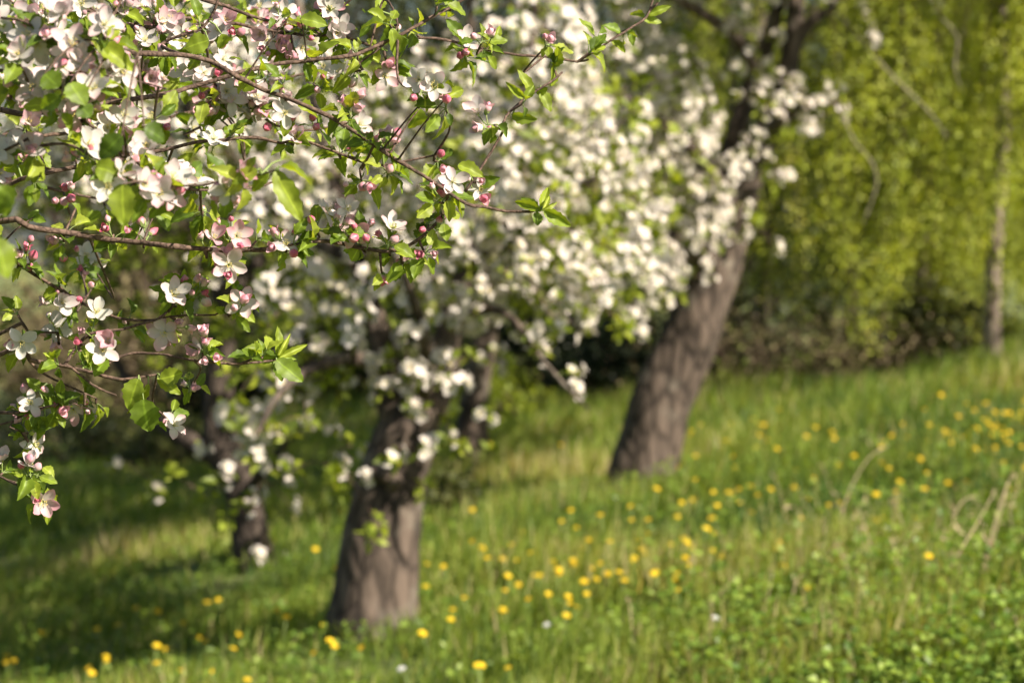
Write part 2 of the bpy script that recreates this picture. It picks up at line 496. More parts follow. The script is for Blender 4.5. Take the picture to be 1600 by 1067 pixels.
mb = MB()
x, y = scatter_grass(210000, 5.6, 30, .8)
pn = pnoise(x, y, 1.1, 0.3); p2 = pnoise(x, y, .45, 2.1); p3 = pnoise(x, y, 3.2, 1.0)
keep = rng.random(len(x)) < .72 + .3 * p3
x, y, pn, p2, p3 = [q[keep] for q in (x, y, pn, p2, p3)]
n = len(x)
h = (.105 + .05 * pn + .045 * p3) * rng.uniform(.5, 1.45, n) * (1 + .12 * np.clip(x, -2, 2)) + .02
h = h * (1 + .5 * np.clip(pnoise(x, y, 6.5, 2.2) - .25, 0, 1))
h = np.clip(h, .03, .34)
wd = (.0045 + .0005 * y) * rng.uniform(.6, 1.5, n)
d = rdir(n) * .48; d[:, 2] = 1
Mx = frames(d, rdir(n) * .8 + S[None] * .7)
Mx[:, :, 0] *= wd[:, None]; Mx[:, :, 1] *= h[:, None]; Mx[:, :, 2] *= h[:, None]
rn = np.clip(.45 + .33 * pn + .22 * p2 + rng.normal(0, .18, n), 0, 1)
dry = rng.random(n) < np.clip(.06 + .09 * pnoise(x, y, .8, 4) + .22 * np.exp(-((x - 1.35) / .5) ** 2 - ((y - 9.2) / 1.1) ** 2) + .3 * np.exp(-((x - .05) / .5) ** 2 - ((y - 13) / .8) ** 2), 0, 1); rn[dry] = rng.uniform(.88, 1, dry.sum())
mb.inst(blade_V, blade_Q, None, Mx, np.stack([x, y, ground(x, y) - .01], 1), 0, rn)
gr = mb.build("grass", [M['grass']])
tag(gr, "long spring grass covering the sloping orchard meadow", "grass", kind="stuff")

# leafy weeds in the turf, thickest at the lower right
mb = MB()
x, y = scatter_grass(16000, 6.0, 14, .5)
near = np.clip((x - .3) / 1.2, 0, 1) * np.clip((10.2 - y) / 2.5, 0, 1) + .16
keep = rng.random(len(x)) < near * (.75 + .5 * pnoise(x, y, 2.3, 5)) * 1.5
x, y = x[keep], y[keep]; n = len(x)
cx = np.repeat(x, 4) + rng.normal(0, .03, n * 4); cy = np.repeat(y, 4) + rng.normal(0, .03, n * 4)
hz = np.repeat(rng.uniform(.03, .2, n) * np.clip(.55 + .5 * np.clip(x, 0, 1), .3, 1), 4)
d = rdir(n * 4); d[:, 2] = np.abs(d[:, 2]) * .5
Mx = frames(d, np.tile([0, -.2, 1.], (n * 4, 1)) + rdir(n * 4) * .5) * rng.uniform(.016, .042, n * 4)[:, None, None]
mb.inst(leaf_lo(.85)[0], LEAF_LO[1], None, Mx, np.stack([cx, cy, ground(cx, cy) + hz], 1), 0)
wd_o = mb.build("ground_cover", [M['weed']])
tag(wd_o, "low leafy weeds growing thickly between the grass", "weeds", kind="stuff")

# ------------------------------------------------------------------ dandelions, daisies, dry stalks
def dandelion_mesh(k, petal, r, h):
    mb = MB(); rr = random.Random(k)
    lean = np.array([rr.uniform(-.03, .03), rr.uniform(-.03, .0), 0])
    top = np.array([0, 0, h]) + lean
    tube(mb, [(0, 0, 0), (lean * .3) + [0, 0, h * .5], top], [.003, .0025, .0025], 4, 1)
    f = norm(np.array([rr.uniform(-.4, .5), rr.uniform(-.8, -.2), 1]))
    ax = norm(np.cross(f, [0, 1, .1])); ay = np.cross(f, ax)
    for ring, (n, tilt, s) in enumerate([(18, .12, 1), (14, .4, .8), (9, .8, .55)]):
        for i in range(n):
            a = 2 * math.pi * (i + rr.random() * .5) / n
            o = math.cos(a) * ax + math.sin(a) * ay; sd = -math.sin(a) * ax + math.cos(a) * ay
            e = top + r * s * (o * math.cos(tilt) + f * math.sin(tilt))
            c = top + f * .002 * ring
            wv = sd * r * .14
            mb.add([c - wv * .4, c + wv * .4, e + wv, e - wv], [(0, 1, 2, 3)], None, 0, .5, [.2, .2, 1, 1])
    a = np.arange(6) * math.pi / 3
    V = np.concatenate([top + .006 * (np.cos(a)[:, None] * ax + np.sin(a)[:, None] * ay), [top - f * .01]])
    mb.add(V, None, [(i, (i + 1) % 6, 6) for i in range(6)], 1, .3)
    return mb.mesh("dandelion", [petal, M['stalk']])


DAN = [dandelion_mesh(k, M['dandelion'], random.uniform(.0125, .017), random.uniform(.10, .19)) for k in range(8)]
d8 = [(675,225),(1020,280),(1170,275),(1245,280),(1355,275),(1300,255),(1385,240),(1080,340),(1145,345),(1255,320),(1005,365),(1220,240),(1460,260),(1470,210),(1500,225),(1510,245),(1530,260),(1545,240),(1580,195),(1490,270),(1560,275),(1470,300),(1525,300),(1595,295),(1500,200),(1550,350),(1590,380),(1575,465),(1370,430),(1415,405),(1285,685),(840,665),(790,690),(845,620),(820,615),(385,515),(385,532),(420,555),(505,545),(530,595),(480,595),(425,615),(590,580),(635,580),(575,625),(650,640),(615,655),(560,670),(500,680),(465,690),(490,730),(530,750),(455,715),(535,460),(440,480),(575,460),(665,440),(700,440),(730,435),(690,470),(710,480),(740,500),(760,475),(650,490),(620,470),(820,430),(870,430),(205,560),(170,545),(210,610),(230,625),(205,655),(265,650),(270,662),(175,675),(320,625),(80,645),(70,690),(140,730),(120,765),(165,775),(245,725),(275,720),(340,710),(245,770),(190,795),(160,805),(175,830),(0,650),(35,715),(110,660),(5,1005),(380,655),(385,590),(530,680),(930,730),(930,390),(760,210),(820,205),(590,245),(1150,540),(1110,600),(1275,470),(1300,380),(1120,430),(1165,290),(1180,265),(1430,180),(1560,210),(1590,225),(1440,285)]
d7 = [(695,775),(415,810),(510,810),(555,850),(660,815),(870,830),(1005,840),(880,875),(750,890),(1025,920),(1050,900),(965,945),(655,915),(625,895),(560,990),(475,970),(355,965),(310,960),(305,995),(260,1005),(510,1005),(680,1000),(770,1020),(1485,1045),(1505,980),(1390,835),(1340,880),(1110,940),(1465,780),(1405,695),(1330,730),(1500,645),(1575,655),(1040,680),(1000,615),(1460,605),(1540,680),(1585,730),(1330,650),(115,935),(35,970),(5,945),(1520,600),(1580,610),(385,890),(320,890),(720,930),(30,1000),(535,930),(1400,790),(1590,800)]
dpix = [(800 + .5 * a, 540 + .5 * b) for a, b in d8] + [(.5 * a, 540 + .5 * b) for a, b in d7]
dpix += [(random.uniform(1440, 1610), random.uniform(622, 705)) for _ in range(30)] + [(random.gauss(960, 110), random.gauss(830, 60)) for _ in range(20)]
dpix += [(random.uniform(1050, 1450), random.uniform(660, 800)) for _ in range(44)] + [(random.uniform(690, 900), random.uniform(640, 700)) for _ in range(8)]
T1, T2 = PG(580, 985), PG(1000, 752)
for i, (u, v) in enumerate(dpix):
    p = PG(u, v, .14)
    o = bpy.data.objects.new("dandelion", DAN[i % 8]); col.objects.link(o)
    o.location = (p[0], p[1], ground(p[0], p[1])); s = random.uniform(.9, 1.2); o.scale = (s, s, s * .95)
    o.rotation_euler = (0, 0, random.uniform(-.7, .7))
    if u > 1250 and v < 780: lab = "yellow dandelion in the bright patch high on the right slope"
    elif u > 1250: lab = "yellow dandelion low among the dry stalks at right"
    elif u > 1000 and v < 740: lab = "yellow dandelion on the far grass beyond the leaning trunk"
    elif u > 1080: lab = "yellow dandelion on open grass right below the leaning trunk"
    elif u > 660 and v < 720: lab = "small yellow dandelion in far grass between the two big trunks"
    elif u > 660: lab = "yellow dandelion in the dense drift between the two big trunks"
    elif u > 440 and v > 980: lab = "yellow dandelion at the foot of the nearest trunk"
    elif v < 880: lab = "yellow dandelion near the small dark trunk"
    else: lab = "yellow dandelion in the shaded grass left of the nearest trunk"
    tag(o, lab, "dandelion", "dandelions in the meadow grass: " + lab.split("dandelion ")[1])

DSY = dandelion_mesh(31, M['daisy'], .016, .13)
for u, v in [(1115, 968), (872, 982), (1380, 828), (645, 1050)]:
    p = PG(u, v, .12)
    o = bpy.data.objects.new("daisy", DSY); col.objects.link(o); o.location = (p[0], p[1], ground(p[0], p[1])); o.rotation_euler = (0, 0, random.uniform(-1, 1))
    if u > 1250: lab = "small white meadow flower among the dry stalks at right"
    elif u > 800: lab = "small white meadow flower in the grass at bottom centre"
    else: lab = "small white meadow flower near the foot of the nearest trunk"
    tag(o, lab, "flower", "small white meadow flowers: " + lab.split("flower ")[1])

st8 = [[(1010,620),(1020,555),(1060,440),(1115,350),(1160,320)], [(1360,660),(1368,600),(1385,520),(1415,480),(1450,470)], [(1310,800),(1400,640),(1450,560),(1500,470)], [(1455,770),(1490,620),(1530,480),(1560,410)],
       [(1465,760),(1505,600),(1545,460)], [(1245,690),(1225,580),(1195,480)], [(1308,655),(1320,600),(1333,540)], [(865,890),(870,810),(890,730)], [(590,840),(640,785),(690,725)], [(1030,700),(1090,640),(1155,585)],
       [(380,970),(375,890),(368,810)], [(1000,720),(985,640),(975,560)], [(1140,730),(1120,620),(1090,530)], [(1180,760),(1200,680),(1190,610)], [(1060,780),(1050,700),(1020,630)], [(780,860),(800,780),(815,700)],
       [(1320,830),(1290,760),(1300,700)], [(1000,480),(990,430),(970,380)], [(1590,1000),(1585,900),(1570,840)], [(970,760),(960,690),(965,620)]]
stalk_lab = ["tall dry stalk arching right, the tallest of the dry stalks", "dry stalk with a hooked tip between straighter stalks", "long slanting dry stalk left of the thick dry pair", "thick dry stalk, left one of a close pair at right",
             "thick dry stalk, right one of a close pair at right", "dry stalk leaning left beside the tallest stalk", "short dry stalk just left of the hooked stalk", "short upright dry stalk in the lower middle grass", "low dry stalk slanting over the lower middle grass", "dry stalk lying slanted below the tallest stalk",
             "thin upright dry stalk in the bottom middle grass", "dry stalk at the foot of the tallest stalk", "thin dry stalk leaning left between the tallest and hooked stalks", "short curved dry stalk below the leaning stalks", "dry stalk bent left under the tallest stalk", "short pale dry stalk leaning right near two dandelions",
             "low curved dry stalk under the slanting stalk", "thin dry stalk high on the slope left of the tallest stalk", "upright dry stalk in the bottom right corner", "short upright dry stalk in the middle of the stalk patch"]
for _ in range(30):
    u, v = random.uniform(830, 1590), random.uniform(560, 760); L_ = random.uniform(60, 170); k = random.uniform(-.5, .6)
    st8.append([(u, v), (u + k * L_ * .3, v - L_ * .5), (u + k * L_, v - L_)]); stalk_lab.append("thin short dry stalk in the loose scatter around the taller dry stalks")
for line, lab in zip(st8, stalk_lab):
    thin = .6 if 'loose scatter' in lab else 1.0
    line = [(800 + .5 * a, 540 + .5 * b) for a, b in line]
    b0 = PG(line[0][0], line[0][1] + 12)
    d = b0[1]
    pts = [np.array([b0[0], b0[1], ground(b0[0], b0[1]) - .02])] + [P(u, v, d + .05 * k) for k, (u, v) in enumerate(line)]
    p, r = smooth_line(pts, np.linspace(.0034, .0018, len(pts)) * thin, .03)
    mb = MB(); tube(mb, p, r, 5, 0, .06, .7)
    # dry seed wisps and a clinging leaf
    n = 5; q = p[-1] + rng.normal(0, .010, (n, 3))
    dd = norm(p[-1] - p[-4])[None] + rdir(n) * .7
    Mx = frames(dd, rdir(n)) * .024
    mb.inst(LEAF_LO[0] * [.35, 1, 1], LEAF_LO[1], None, Mx, q, 0)
    q = p[len(p) // 2][None]; Mx = frames(rdir(1) + [0, 0, -.6], rdir(1)) * .09
    mb.inst(LEAF_LO[0] * [.2, 1, 1], LEAF_LO[1], None, Mx, q, 0)
    tag(mb.build("dry_stalk", [M['straw']], origin=pts[0]), lab, "dry stalk", "dry stalks standing in the grass" if thin == 1 else "thin short dry stalks scattered at right")

# ------------------------------------------------------------------ blossom trees in the middle distance
PET_LO = np.array([(0, 0, 0), (-.42, .55, .12), (0, .5, .02), (.42, .55, .12), (-.22, 1, .1), (.22, 1, .1), ])
PET_LO_Q = [(0, 2, 4, 1), (0, 3, 5, 2)]
PET_LO_T = [(2, 5, 4)]


def add_clump(mb, c, face, nf, nl, scale=1.0, leaf=.045, stalks=False):
    """one spray of blossom: nf open flowers and nl leaves round a spur"""
    c = np.asarray(c, float); face = norm(face)
    off = norm(face[None] * .8 + rdir(max(nf, 1)))
    for k in range(nf):
        fc = c + off[k] * .034 * scale * rng.uniform(.6, 1.25)
        f = norm(off[k] + rng.normal(0, .3, 3))
        ax = norm(np.cross(f, rdir(1)[0])); ay = np.cross(f, ax)
        a = np.arange(5) * 2 * math.pi / 5
        o = np.cos(a)[:, None] * ax + np.sin(a)[:, None] * ay
        op = rng.uniform(.05, .6)
        Mx = frames(o * math.cos(op) + f * math.sin(op), np.tile(f, (5, 1))) * .0215 * scale * rng.uniform(.85, 1.15)
        mb.inst(PET_LO, PET_LO_Q, PET_LO_T, Mx, np.tile(fc, (5, 1)), 0, None, np.clip(np.array([.1, .6, .3, .6, .8, .8]) + rng.normal(0, .12), 0, 1))
        if stalks: tube(mb, [c, fc - f * .002], [.0022, .0018], 4, 2, cap=False)
        V = fc + np.stack([ax * .005, ay * .005, -ax * .005, -ay * .005, f * .007]) * scale
        mb.add(V, None, [(0, 1, 4), (1, 2, 4), (2, 3, 4), (3, 0, 4)], 1, .5, .8)
    if nl:
        dl = norm(rdir(nl) + face * .3 + [0, 0, .1])
        Mx = frames(dl, rdir(nl) + S[None] * .8 + [0, 0, .5]) * (leaf * rng.uniform(.6, 1.25, nl))[:, None, None]
        mb.inst(LEAF_LO[0], LEAF_LO[1], None, Mx, c + dl * .012, 2)


CL_MATS = [M['petal_sunlit'], M['stamen'], M['leaf_mid']]
CLUMP = []
for k in range(10):
    mb = MB(); add_clump(mb, (0, 0, 0), (0, -.5, .6), [5, 6, 4, 7, 5, 3, 6, 5, 4, 6][k], [5, 4, 6, 5, 3, 6, 4, 7, 5, 3][k], stalks=True); CLUMP.append(mb.mesh("blossom_cluster", CL_MATS))


def region_points(regions):
    out = []
    for (u, v, ru, rv, n, d0, d1) in regions:
        m = n; n = max(1, n // 4)                 # sprays gather along a spur, with gaps between
        a = rng.random(n) * 2 * math.pi; r = np.sqrt(rng.random(n))
        r = r * (.75 + .35 * rng.random(n))
        d = rng.uniform(d0, d1, n)
        for j in range(m):
            k = j % n
            out.append(P(u + ru * r[k] * math.cos(a[k]), v + rv * r[k] * math.sin(a[k]), d[k]) + rng.normal(0, .085, 3))
    return np.array(out).reshape(-1, 3)


def line3(px, d, step=.05, scale=None):
    """[(u,v,width_px[,depth offset])] at depth d -> points, radii"""
    pts = [P(q[0], q[1], d + (q[3] if len(q) > 3 else 0)) for q in px]
    rad = [q[2] * .5 * (d + (q[3] if len(q) > 3 else 0)) / FPX for q in px]
    return smooth_line(pts, rad, step)


def blossom_tree(name, label, base_px, d, trunk, limbs, explicit, regions, leafregions, upper, barkm, nparts=100, sides=18, extra_limbs=(), shade_crown_n=0, flare=.22):
    b = P(base_px[0], base_px[1], d)
    base = np.array([b[0], b[1], ground(b[0], b[1])])
    root = thing(name, base, label, "tree", "blossoming apple trees in the orchard")
    p, r = line3(trunk, d, .06)
    p = np.vstack([[p[0][0] + (p[0][0] - p[1][0]) * .3, p[0][1], base[2] - .12], p]); r = np.concatenate([[r[0] * 1.06], r])
    mb = MB(); tube(mb, p, r * .95, sides, 0, .038, seed=d, flute=flare)
    # old pruning knots
    for k in range(3):
        i = int(len(p) * rng.uniform(.4, .9)); a = rng.uniform(-2.6, .2)
        o = np.array([math.cos(a), math.sin(a), rng.uniform(0, .4)])
        tube(mb, [p[i], p[i] + o * r[i] * .9, p[i] + o * r[i] * 1.1], [r[i] * .4, r[i] * .25, r[i] * .15], 8, 0, .06)
    mb.build("trunk", [M[barkm]], root)
    nodes = [p[len(p) // 3:]]
    for lb in limbs:
        q, rr = line3(lb, d, .06)
        mb = MB(); tube(mb, q, rr, 9, 0, .05, seed=len(lb))
        pale = lb is not None and lb[0][2] < 0
        mb.build("limb", [M[barkm]], root); nodes.append(q)
    for lb in extra_limbs:
        q, rr = line3(lb, d, .05); rr = rr * .5
        mb = MB(); tube(mb, q, rr, 7, 0, .06, seed=len(lb)); mb.build("bare_limb", [M['twig_pale']], root); nodes.append(q)
    nodes = list(np.vstack(nodes))
    A = np.array([P(u, v, dd) for u, v, dd in explicit]).reshape(-1, 3)
    B = region_points(regions)
    pts = np.vstack([A, B])
    lp = region_points(leafregions)
    shade_sprays = np.zeros((0, 3))
    if shade_crown_n:  # unseen crown top, placed and thickened to shade the grass at left
        c, rad = np.array(upper[0]), np.array(upper[1])
        q = rdir(shade_crown_n) * (rng.uniform(.45, 1, shade_crown_n) ** .6)[:, None]
        shade_sprays = c + q * rad
    allp = np.vstack([pts, lp, shade_sprays])
    # twigs: join every spray to the nearest wood, nearest first
    tw = MB()
    arr = np.array(nodes); dist = np.array([np.min(np.sum((arr - q) ** 2, 1)) for q in allp])
    bases = np.zeros_like(allp)
    for i in np.argsort(dist):
        q = allp[i]
        dd = np.sum((arr - q) ** 2, 1) + .3 * np.maximum(0, arr[:, 2] - q[2] - .2) ** 2
        j = int(np.argmin(dd)); a = arr[j]; ln = math.sqrt(np.sum((a - q) ** 2))
        bases[i] = a
        if ln < .03: continue
        mid = (a + q) / 2 + np.array([rng.normal(0, .06), rng.normal(0, .06), .12 + rng.normal(0, .04)]) * ln
        l, rr = smooth_line([a, mid, q], [min(.003 + .007 * ln, .016), .0028 + .0035 * ln, .0022], max(.05, ln / 8))
        tube(tw, l, rr, 4, 0, .05, cap=False)
        arr = np.vstack([arr, l[1:]])
    tag(tw.build("twigs", [M['twig']], root), kind='stuff')
    crown_c = pts.mean(0)
    # sprays: the ones that show largest are parts, the rest one mass
    vis = list(range(len(pts)))
    order = sorted(vis, key=lambda i: (i >= len(A), pts[i][1] + rng.normal(0, .5)))
    rest = MB()
    for rank, i in enumerate(order):
        c = pts[i]
        face = norm(norm(c - crown_c) * .5 + np.array([.2, -.5, .2]) + S * .8 + rng.normal(0, .35, 3))
        if rank < nparts:
            o = bpy.data.objects.new("blossom_cluster", CLUMP[rank % 10]); col.objects.link(o); o.parent = root
            z = Vector((0, -.5, .6)).rotation_difference(Vector(face))
            s = random.uniform(1.0, 1.5)
            o.matrix_local = Matrix.Translation(Vector(c - base)) @ z.to_matrix().to_4x4() @ Matrix.Rotation(random.uniform(0, .6), 4, 'Z') @ Matrix.Scale(s, 4)
        else:
            add_clump(rest, c, face, rng.integers(4, 8), rng.integers(2, 6), rng.uniform(1.0, 1.45))
    lf = MB()
    for c in lp: add_clump(lf, c, np.array([.3, -.5, .6]) + rng.normal(0, .5, 3), 0, rng.integers(7, 13), 1, .055)
    for c in shade_sprays: add_clump(rest, c, rdir(1)[0] + [0, 0, .4], 3, 15, 1.5, .085)  # dense sprays above the view, added to cast shade
    if rest.n: tag(rest.build("blossoms", CL_MATS, root), kind="stuff")
    if lf.n: tag(lf.build("leaves", CL_MATS, root), kind="stuff")
    return root


# nearest trunk, a little left of the middle
t1d = 9.75
blossom_tree("apple_tree", "old apple tree with the nearest thick trunk, white blossom hanging low around it", (580, 1000), t1d,
    [(578, 1000, 152), (583, 940, 138), (593, 870, 130), (606, 790, 120), (620, 720, 110), (640, 670, 100), (652, 630, 78)],
    [[(640, 690, 70), (672, 630, 60), (690, 580, 52), (700, 520, 44), (722, 440, 34), (760, 340, 28, .1), (800, 220, 20, .2), (830, 80, 14, .3), (840, -80, 10, .3)],
     [(632, 690, 64), (614, 630, 54), (600, 560, 42), (575, 460, 32), (540, 340, 26, .2), (500, 200, 20, .3), (470, 40, 16, .4), (450, -140, 12, .4)],
     [(606, 590, 36), (560, 560, 26, -.2), (500, 570, 18, -.5), (440, 610, 12, -.8), (400, 680, 7, -1)],
     [(712, 480, 26), (790, 490, 13, -.3), (850, 566, 8, -.5), (885, 605, 6, -.6), (920, 640, 3, -.6)],
     [(735, 410, 24), (800, 350, 18, -.2), (870, 300, 12, -.4), (930, 280, 8, -.5)],
     [(560, 410, 26), (480, 370, 20, .2), (390, 300, 15, .4), (280, 230, 10, .6), (160, 180, 7, .7)],
     [(655, 640, 34), (668, 560, 24, -.4), (650, 480, 17, -.7), (620, 400, 10, -.9)]],
    [(890, 608, 9.4), (895, 580, 9.5), (755, 650, 9.4), (520, 727, 9.3), (565, 746, 9.2), (352, 735, 9.2), (346, 757, 9.2), (385, 797, 9.4), (400, 712, 9.2), (425, 676, 9.2), (380, 676, 9.1), (352, 645, 9.3), (432, 610, 9.2), (470, 612, 9.3),
     (610, 712, 9.1), (652, 700, 9.1), (668, 686, 9.2), (700, 690, 9.3), (657, 640, 9.2), (600, 615, 9.3), (550, 505, 9.2), (640, 520, 9.1), (635, 570, 9.1), (648, 585, 9.1), (662, 456, 9.2), (720, 462, 9.2), (690, 560, 9.3), (808, 520, 9.4), (845, 552, 9.3), (830, 532, 9.3),
     (690, 600, 9.2), (715, 600, 9.3), (560, 490, 9.2), (410, 455, 9.3), (440, 465, 9.3), (450, 490, 9.3), (435, 330, 9.2), (415, 440, 9.2), (625, 455, 9.2), (450, 735, 9.4), (480, 660, 9.3), (405, 650, 9.2), (425, 730, 9.4), (398, 770, 9.6)],
    [(840, 160, 160, 190, 195, 8.7, 10.9), (620, 270, 220, 150, 165, 9.0, 11.2), (560, 510, 130, 90, 34, 9.0, 11), (750, 430, 140, 90, 100, 8.8, 11), (650, 640, 90, 60, 8, 9.2, 10.3),
     (430, 640, 90, 60, 8, 9, 9.8), (880, 410, 130, 80, 100, 8.8, 10.9), (300, 180, 320, 180, 180, 9.4, 11.4), (420, 420, 150, 120, 26, 9.4, 11)],
    [(600, 520, 160, 110, 30, 9.4, 10.8), (830, 250, 170, 220, 70, 8.8, 11), (860, 260, 170, 230, 190, 10.3, 11.6), (620, 380, 220, 150, 90, 10, 11.6), (430, 330, 330, 270, 90, 9.6, 11.8), (350, 790, 25, 20, 3, 9.2, 9.5), (480, 780, 25, 25, 4, 9.2, 9.5), (610, 830, 40, 50, 3, 9.3, 9.5), (690, 740, 50, 50, 5, 9.2, 9.7), (440, 680, 70, 60, 4, 9.1, 9.6), (890, 380, 120, 110, 60, 9.5, 10.2), (470, 590, 60, 60, 10, 9, 9.6)],  # includes leaf masses behind the blossom, added to deepen its shadow
    ((.4, 12.0, 3.7), (2.1, 1.7, .8)), 'bark', 100, 26, shade_crown_n=900)

# leaning trunk right of the middle
t2d = 13.9
blossom_tree("apple_tree", "apple tree whose thick sunlit trunk leans right, dense sun-warmed white blossom at its left", (1000, 764), t2d,
    [(998, 768, 98), (1010, 710, 96), (1028, 640, 94), (1050, 590, 93), (1072, 540, 92), (1098, 480, 88), (1122, 410, 76), (1148, 335, 60), (1176, 255, 44), (1205, 190, 38), (1228, 126, 34), (1240, 45, 30), (1246, -40, 26), (1250, -160, 18)],
    [[(1140, 350, 50), (1120, 290, 34, -.4), (1070, 220, 24, -.8), (1000, 170, 17, -1.2), (930, 130, 10, -1.4)],
     [(1118, 420, 46), (1070, 380, 28, -.5), (1010, 370, 20, -.9), (940, 400, 12, -1.2), (890, 450, 7, -1.3)],
     [(1200, 205, 30), (1220, 190, 20, -.3), (1260, 165, 13, -.5), (1310, 160, 6, -.5)],
     [(1180, 110, 24, .1), (1150, 60, 20, -.3), (1080, 10, 18, -.7), (1000, -20, 10, -1)],
     [(1236, 80, 24), (1262, 40, 18), (1305, 5, 13), (1350, -50, 8)],
     [(1128, 365, 42, .05), (1134, 275, 34, .12), (1160, 172, 30, .15), (1190, 90, 27, .15), (1213, 22, 23, .1), (1226, -50, 18, .1)]],
    [(1130, 365, 13.5), (1105, 362, 13.4), (1095, 345, 13.3), (1160, 365, 13.7), (1240, 160, 13.4), (1250, 135, 13.5), (1280, 170, 13.4), (1312, 180, 13.5), (1305, 140, 13.5), (1210, 120, 13.4), (1180, 120, 13.4), (1155, 225, 13.4), (1180, 220, 13.5), (1165, 270, 13.5),
     (1355, 40, 13.4), (1360, 65, 13.4), (1340, 5, 13.4), (1460, 8, 13.2), (1125, 50, 13.4), (1290, 0, 13.5), (1210, 388, 13.8), (1000, 490, 13.1), (970, 480, 13.1), (960, 470, 13.2), (1005, 455, 13.2), (1150, 150, 13.4), (1100, 135, 13.3), (1150, 105, 13.4), (1060, 110, 13.2), (1165, 325, 13.6), (1125, 330, 13.5)],
    [(960, 150, 150, 160, 230, 12.2, 14.2), (1010, 310, 115, 150, 250, 12.2, 14), (960, 420, 110, 70, 90, 12.4, 14), (1105, 330, 60, 70, 16, 12.8, 13.5), (1150, 230, 50, 60, 10, 13, 13.5), (1200, 150, 70, 40, 8, 13, 13.5), (1180, 50, 80, 50, 6, 13, 13.6), (1240, 150, 80, 40, 8, 13, 13.6), (1080, 20, 100, 50, 18, 12.8, 14), (1040, 190, 90, 110, 50, 12.5, 13.6)],
    [(980, 260, 160, 220, 80, 12.4, 14), (980, 260, 160, 220, 160, 14, 15), (1240, 120, 90, 120, 14, 13.6, 14.2), (1190, 330, 50, 80, 8, 13.6, 13.9), (1050, 460, 40, 30, 8, 13, 13.6)],
    ((2.3, 14.2, 4.1), (2.3, 1.9, 1.0)), 'bark', 100, 26,
    extra_limbs=[[(1350, -50, 8), (1400, -60, 7, -.2), (1445, -15, 6, -.4), (1470, 27, 5.5, -.5), (1496, 58, 5, -.5), (1492, 103, 5, -.5), (1503, 144, 3, -.5)], [(1300, 10, 8), (1345, 62, 6, -.3), (1384, 108, 6.5, -.4), (1420, 144, 6.5, -.5), (1456, 180, 5, -.5), (1480, 215, 3, -.5)],
                 [(1310, 160, 6, -.5), (1334, 220, 6, -.6), (1361, 252, 5.5, -.7), (1370, 288, 5.5, -.7), (1348, 351, 4, -.7)], [(1175, 238, 9, 0), (1217, 230, 6, -.3), (1253, 220, 5.5, -.4), (1280, 198, 5, -.4), (1285, 180, 3, -.4)]], shade_crown_n=950)

# small dark trunk behind on the left
blossom_tree("apple_tree", "apple tree with a slim dark bent trunk, left of the nearest trunk", (398, 895), 12.5,
    [(400, 897, 66), (393, 840, 60), (384, 790, 58), (370, 750, 58), (354, 715, 60), (343, 670, 56), (342, 600, 46), (350, 520, 40), (340, 420, 32), (310, 300, 24), (290, 160, 18), (280, 0, 12)],
    [[(358, 720, 44), (320, 700, 40), (280, 680, 30), (230, 640, 22, .2), (180, 560, 16, .4), (140, 460, 11, .6), (110, 330, 8, .7)],
     [(385, 770, 20, -.1), (410, 735, 15, -.3), (440, 700, 10, -.5), (470, 670, 6, -.6)],
     [(345, 480, 26), (410, 400, 18, .2), (480, 330, 12, .4), (540, 250, 8, .5)],
     [(338, 420, 24), (260, 360, 18, .3), (180, 320, 12, .5), (90, 300, 8, .7)]],
    [(175, 720, 13.2), (240, 765, 13), (455, 790, 12.3), (440, 870, 12.6), (400, 870, 12.3), (250, 330, 12.4)],
    [(360, 330, 260, 200, 70, 11.8, 13.8), (150, 250, 200, 180, 36, 12, 14)],
    [(330, 350, 300, 200, 300, 11.8, 14), (130, 420, 130, 110, 30, 12.4, 14)],
    ((-2.0, 13.4, 4.0), (2.2, 1.9, 1.2)), 'bark_dark', 76, 16, shade_crown_n=900)

# further trunk behind, seen between the two big trunks
blossom_tree("apple_tree", "smaller apple tree with a reddish brown trunk just behind the nearest trunk", (735, 702), 16.8,
    [(735, 704, 52), (738, 660, 48), (745, 600, 44), (757, 530, 40), (764, 440, 32), (750, 320, 24), (740, 180, 18), (735, 0, 12)],
    [[(760, 480, 26), (800, 400, 18), (850, 300, 12), (900, 180, 8)], [(758, 420, 24), (700, 330, 16), (640, 240, 11), (580, 120, 7)]],
    [(748, 560, 16.2), (775, 545, 16.2), (785, 575, 16.2)],
    [(730, 290, 180, 200, 130, 15.8, 18), (560, 300, 150, 180, 60, 16, 18)],
    [(720, 300, 220, 220, 420, 15.8, 18.4), (500, 360, 180, 190, 240, 16, 18.5)],
    ((1.3, 16.5, 4.2), (2.5, 1.9, 1.1)), 'bark', 60, 14, shade_crown_n=800)

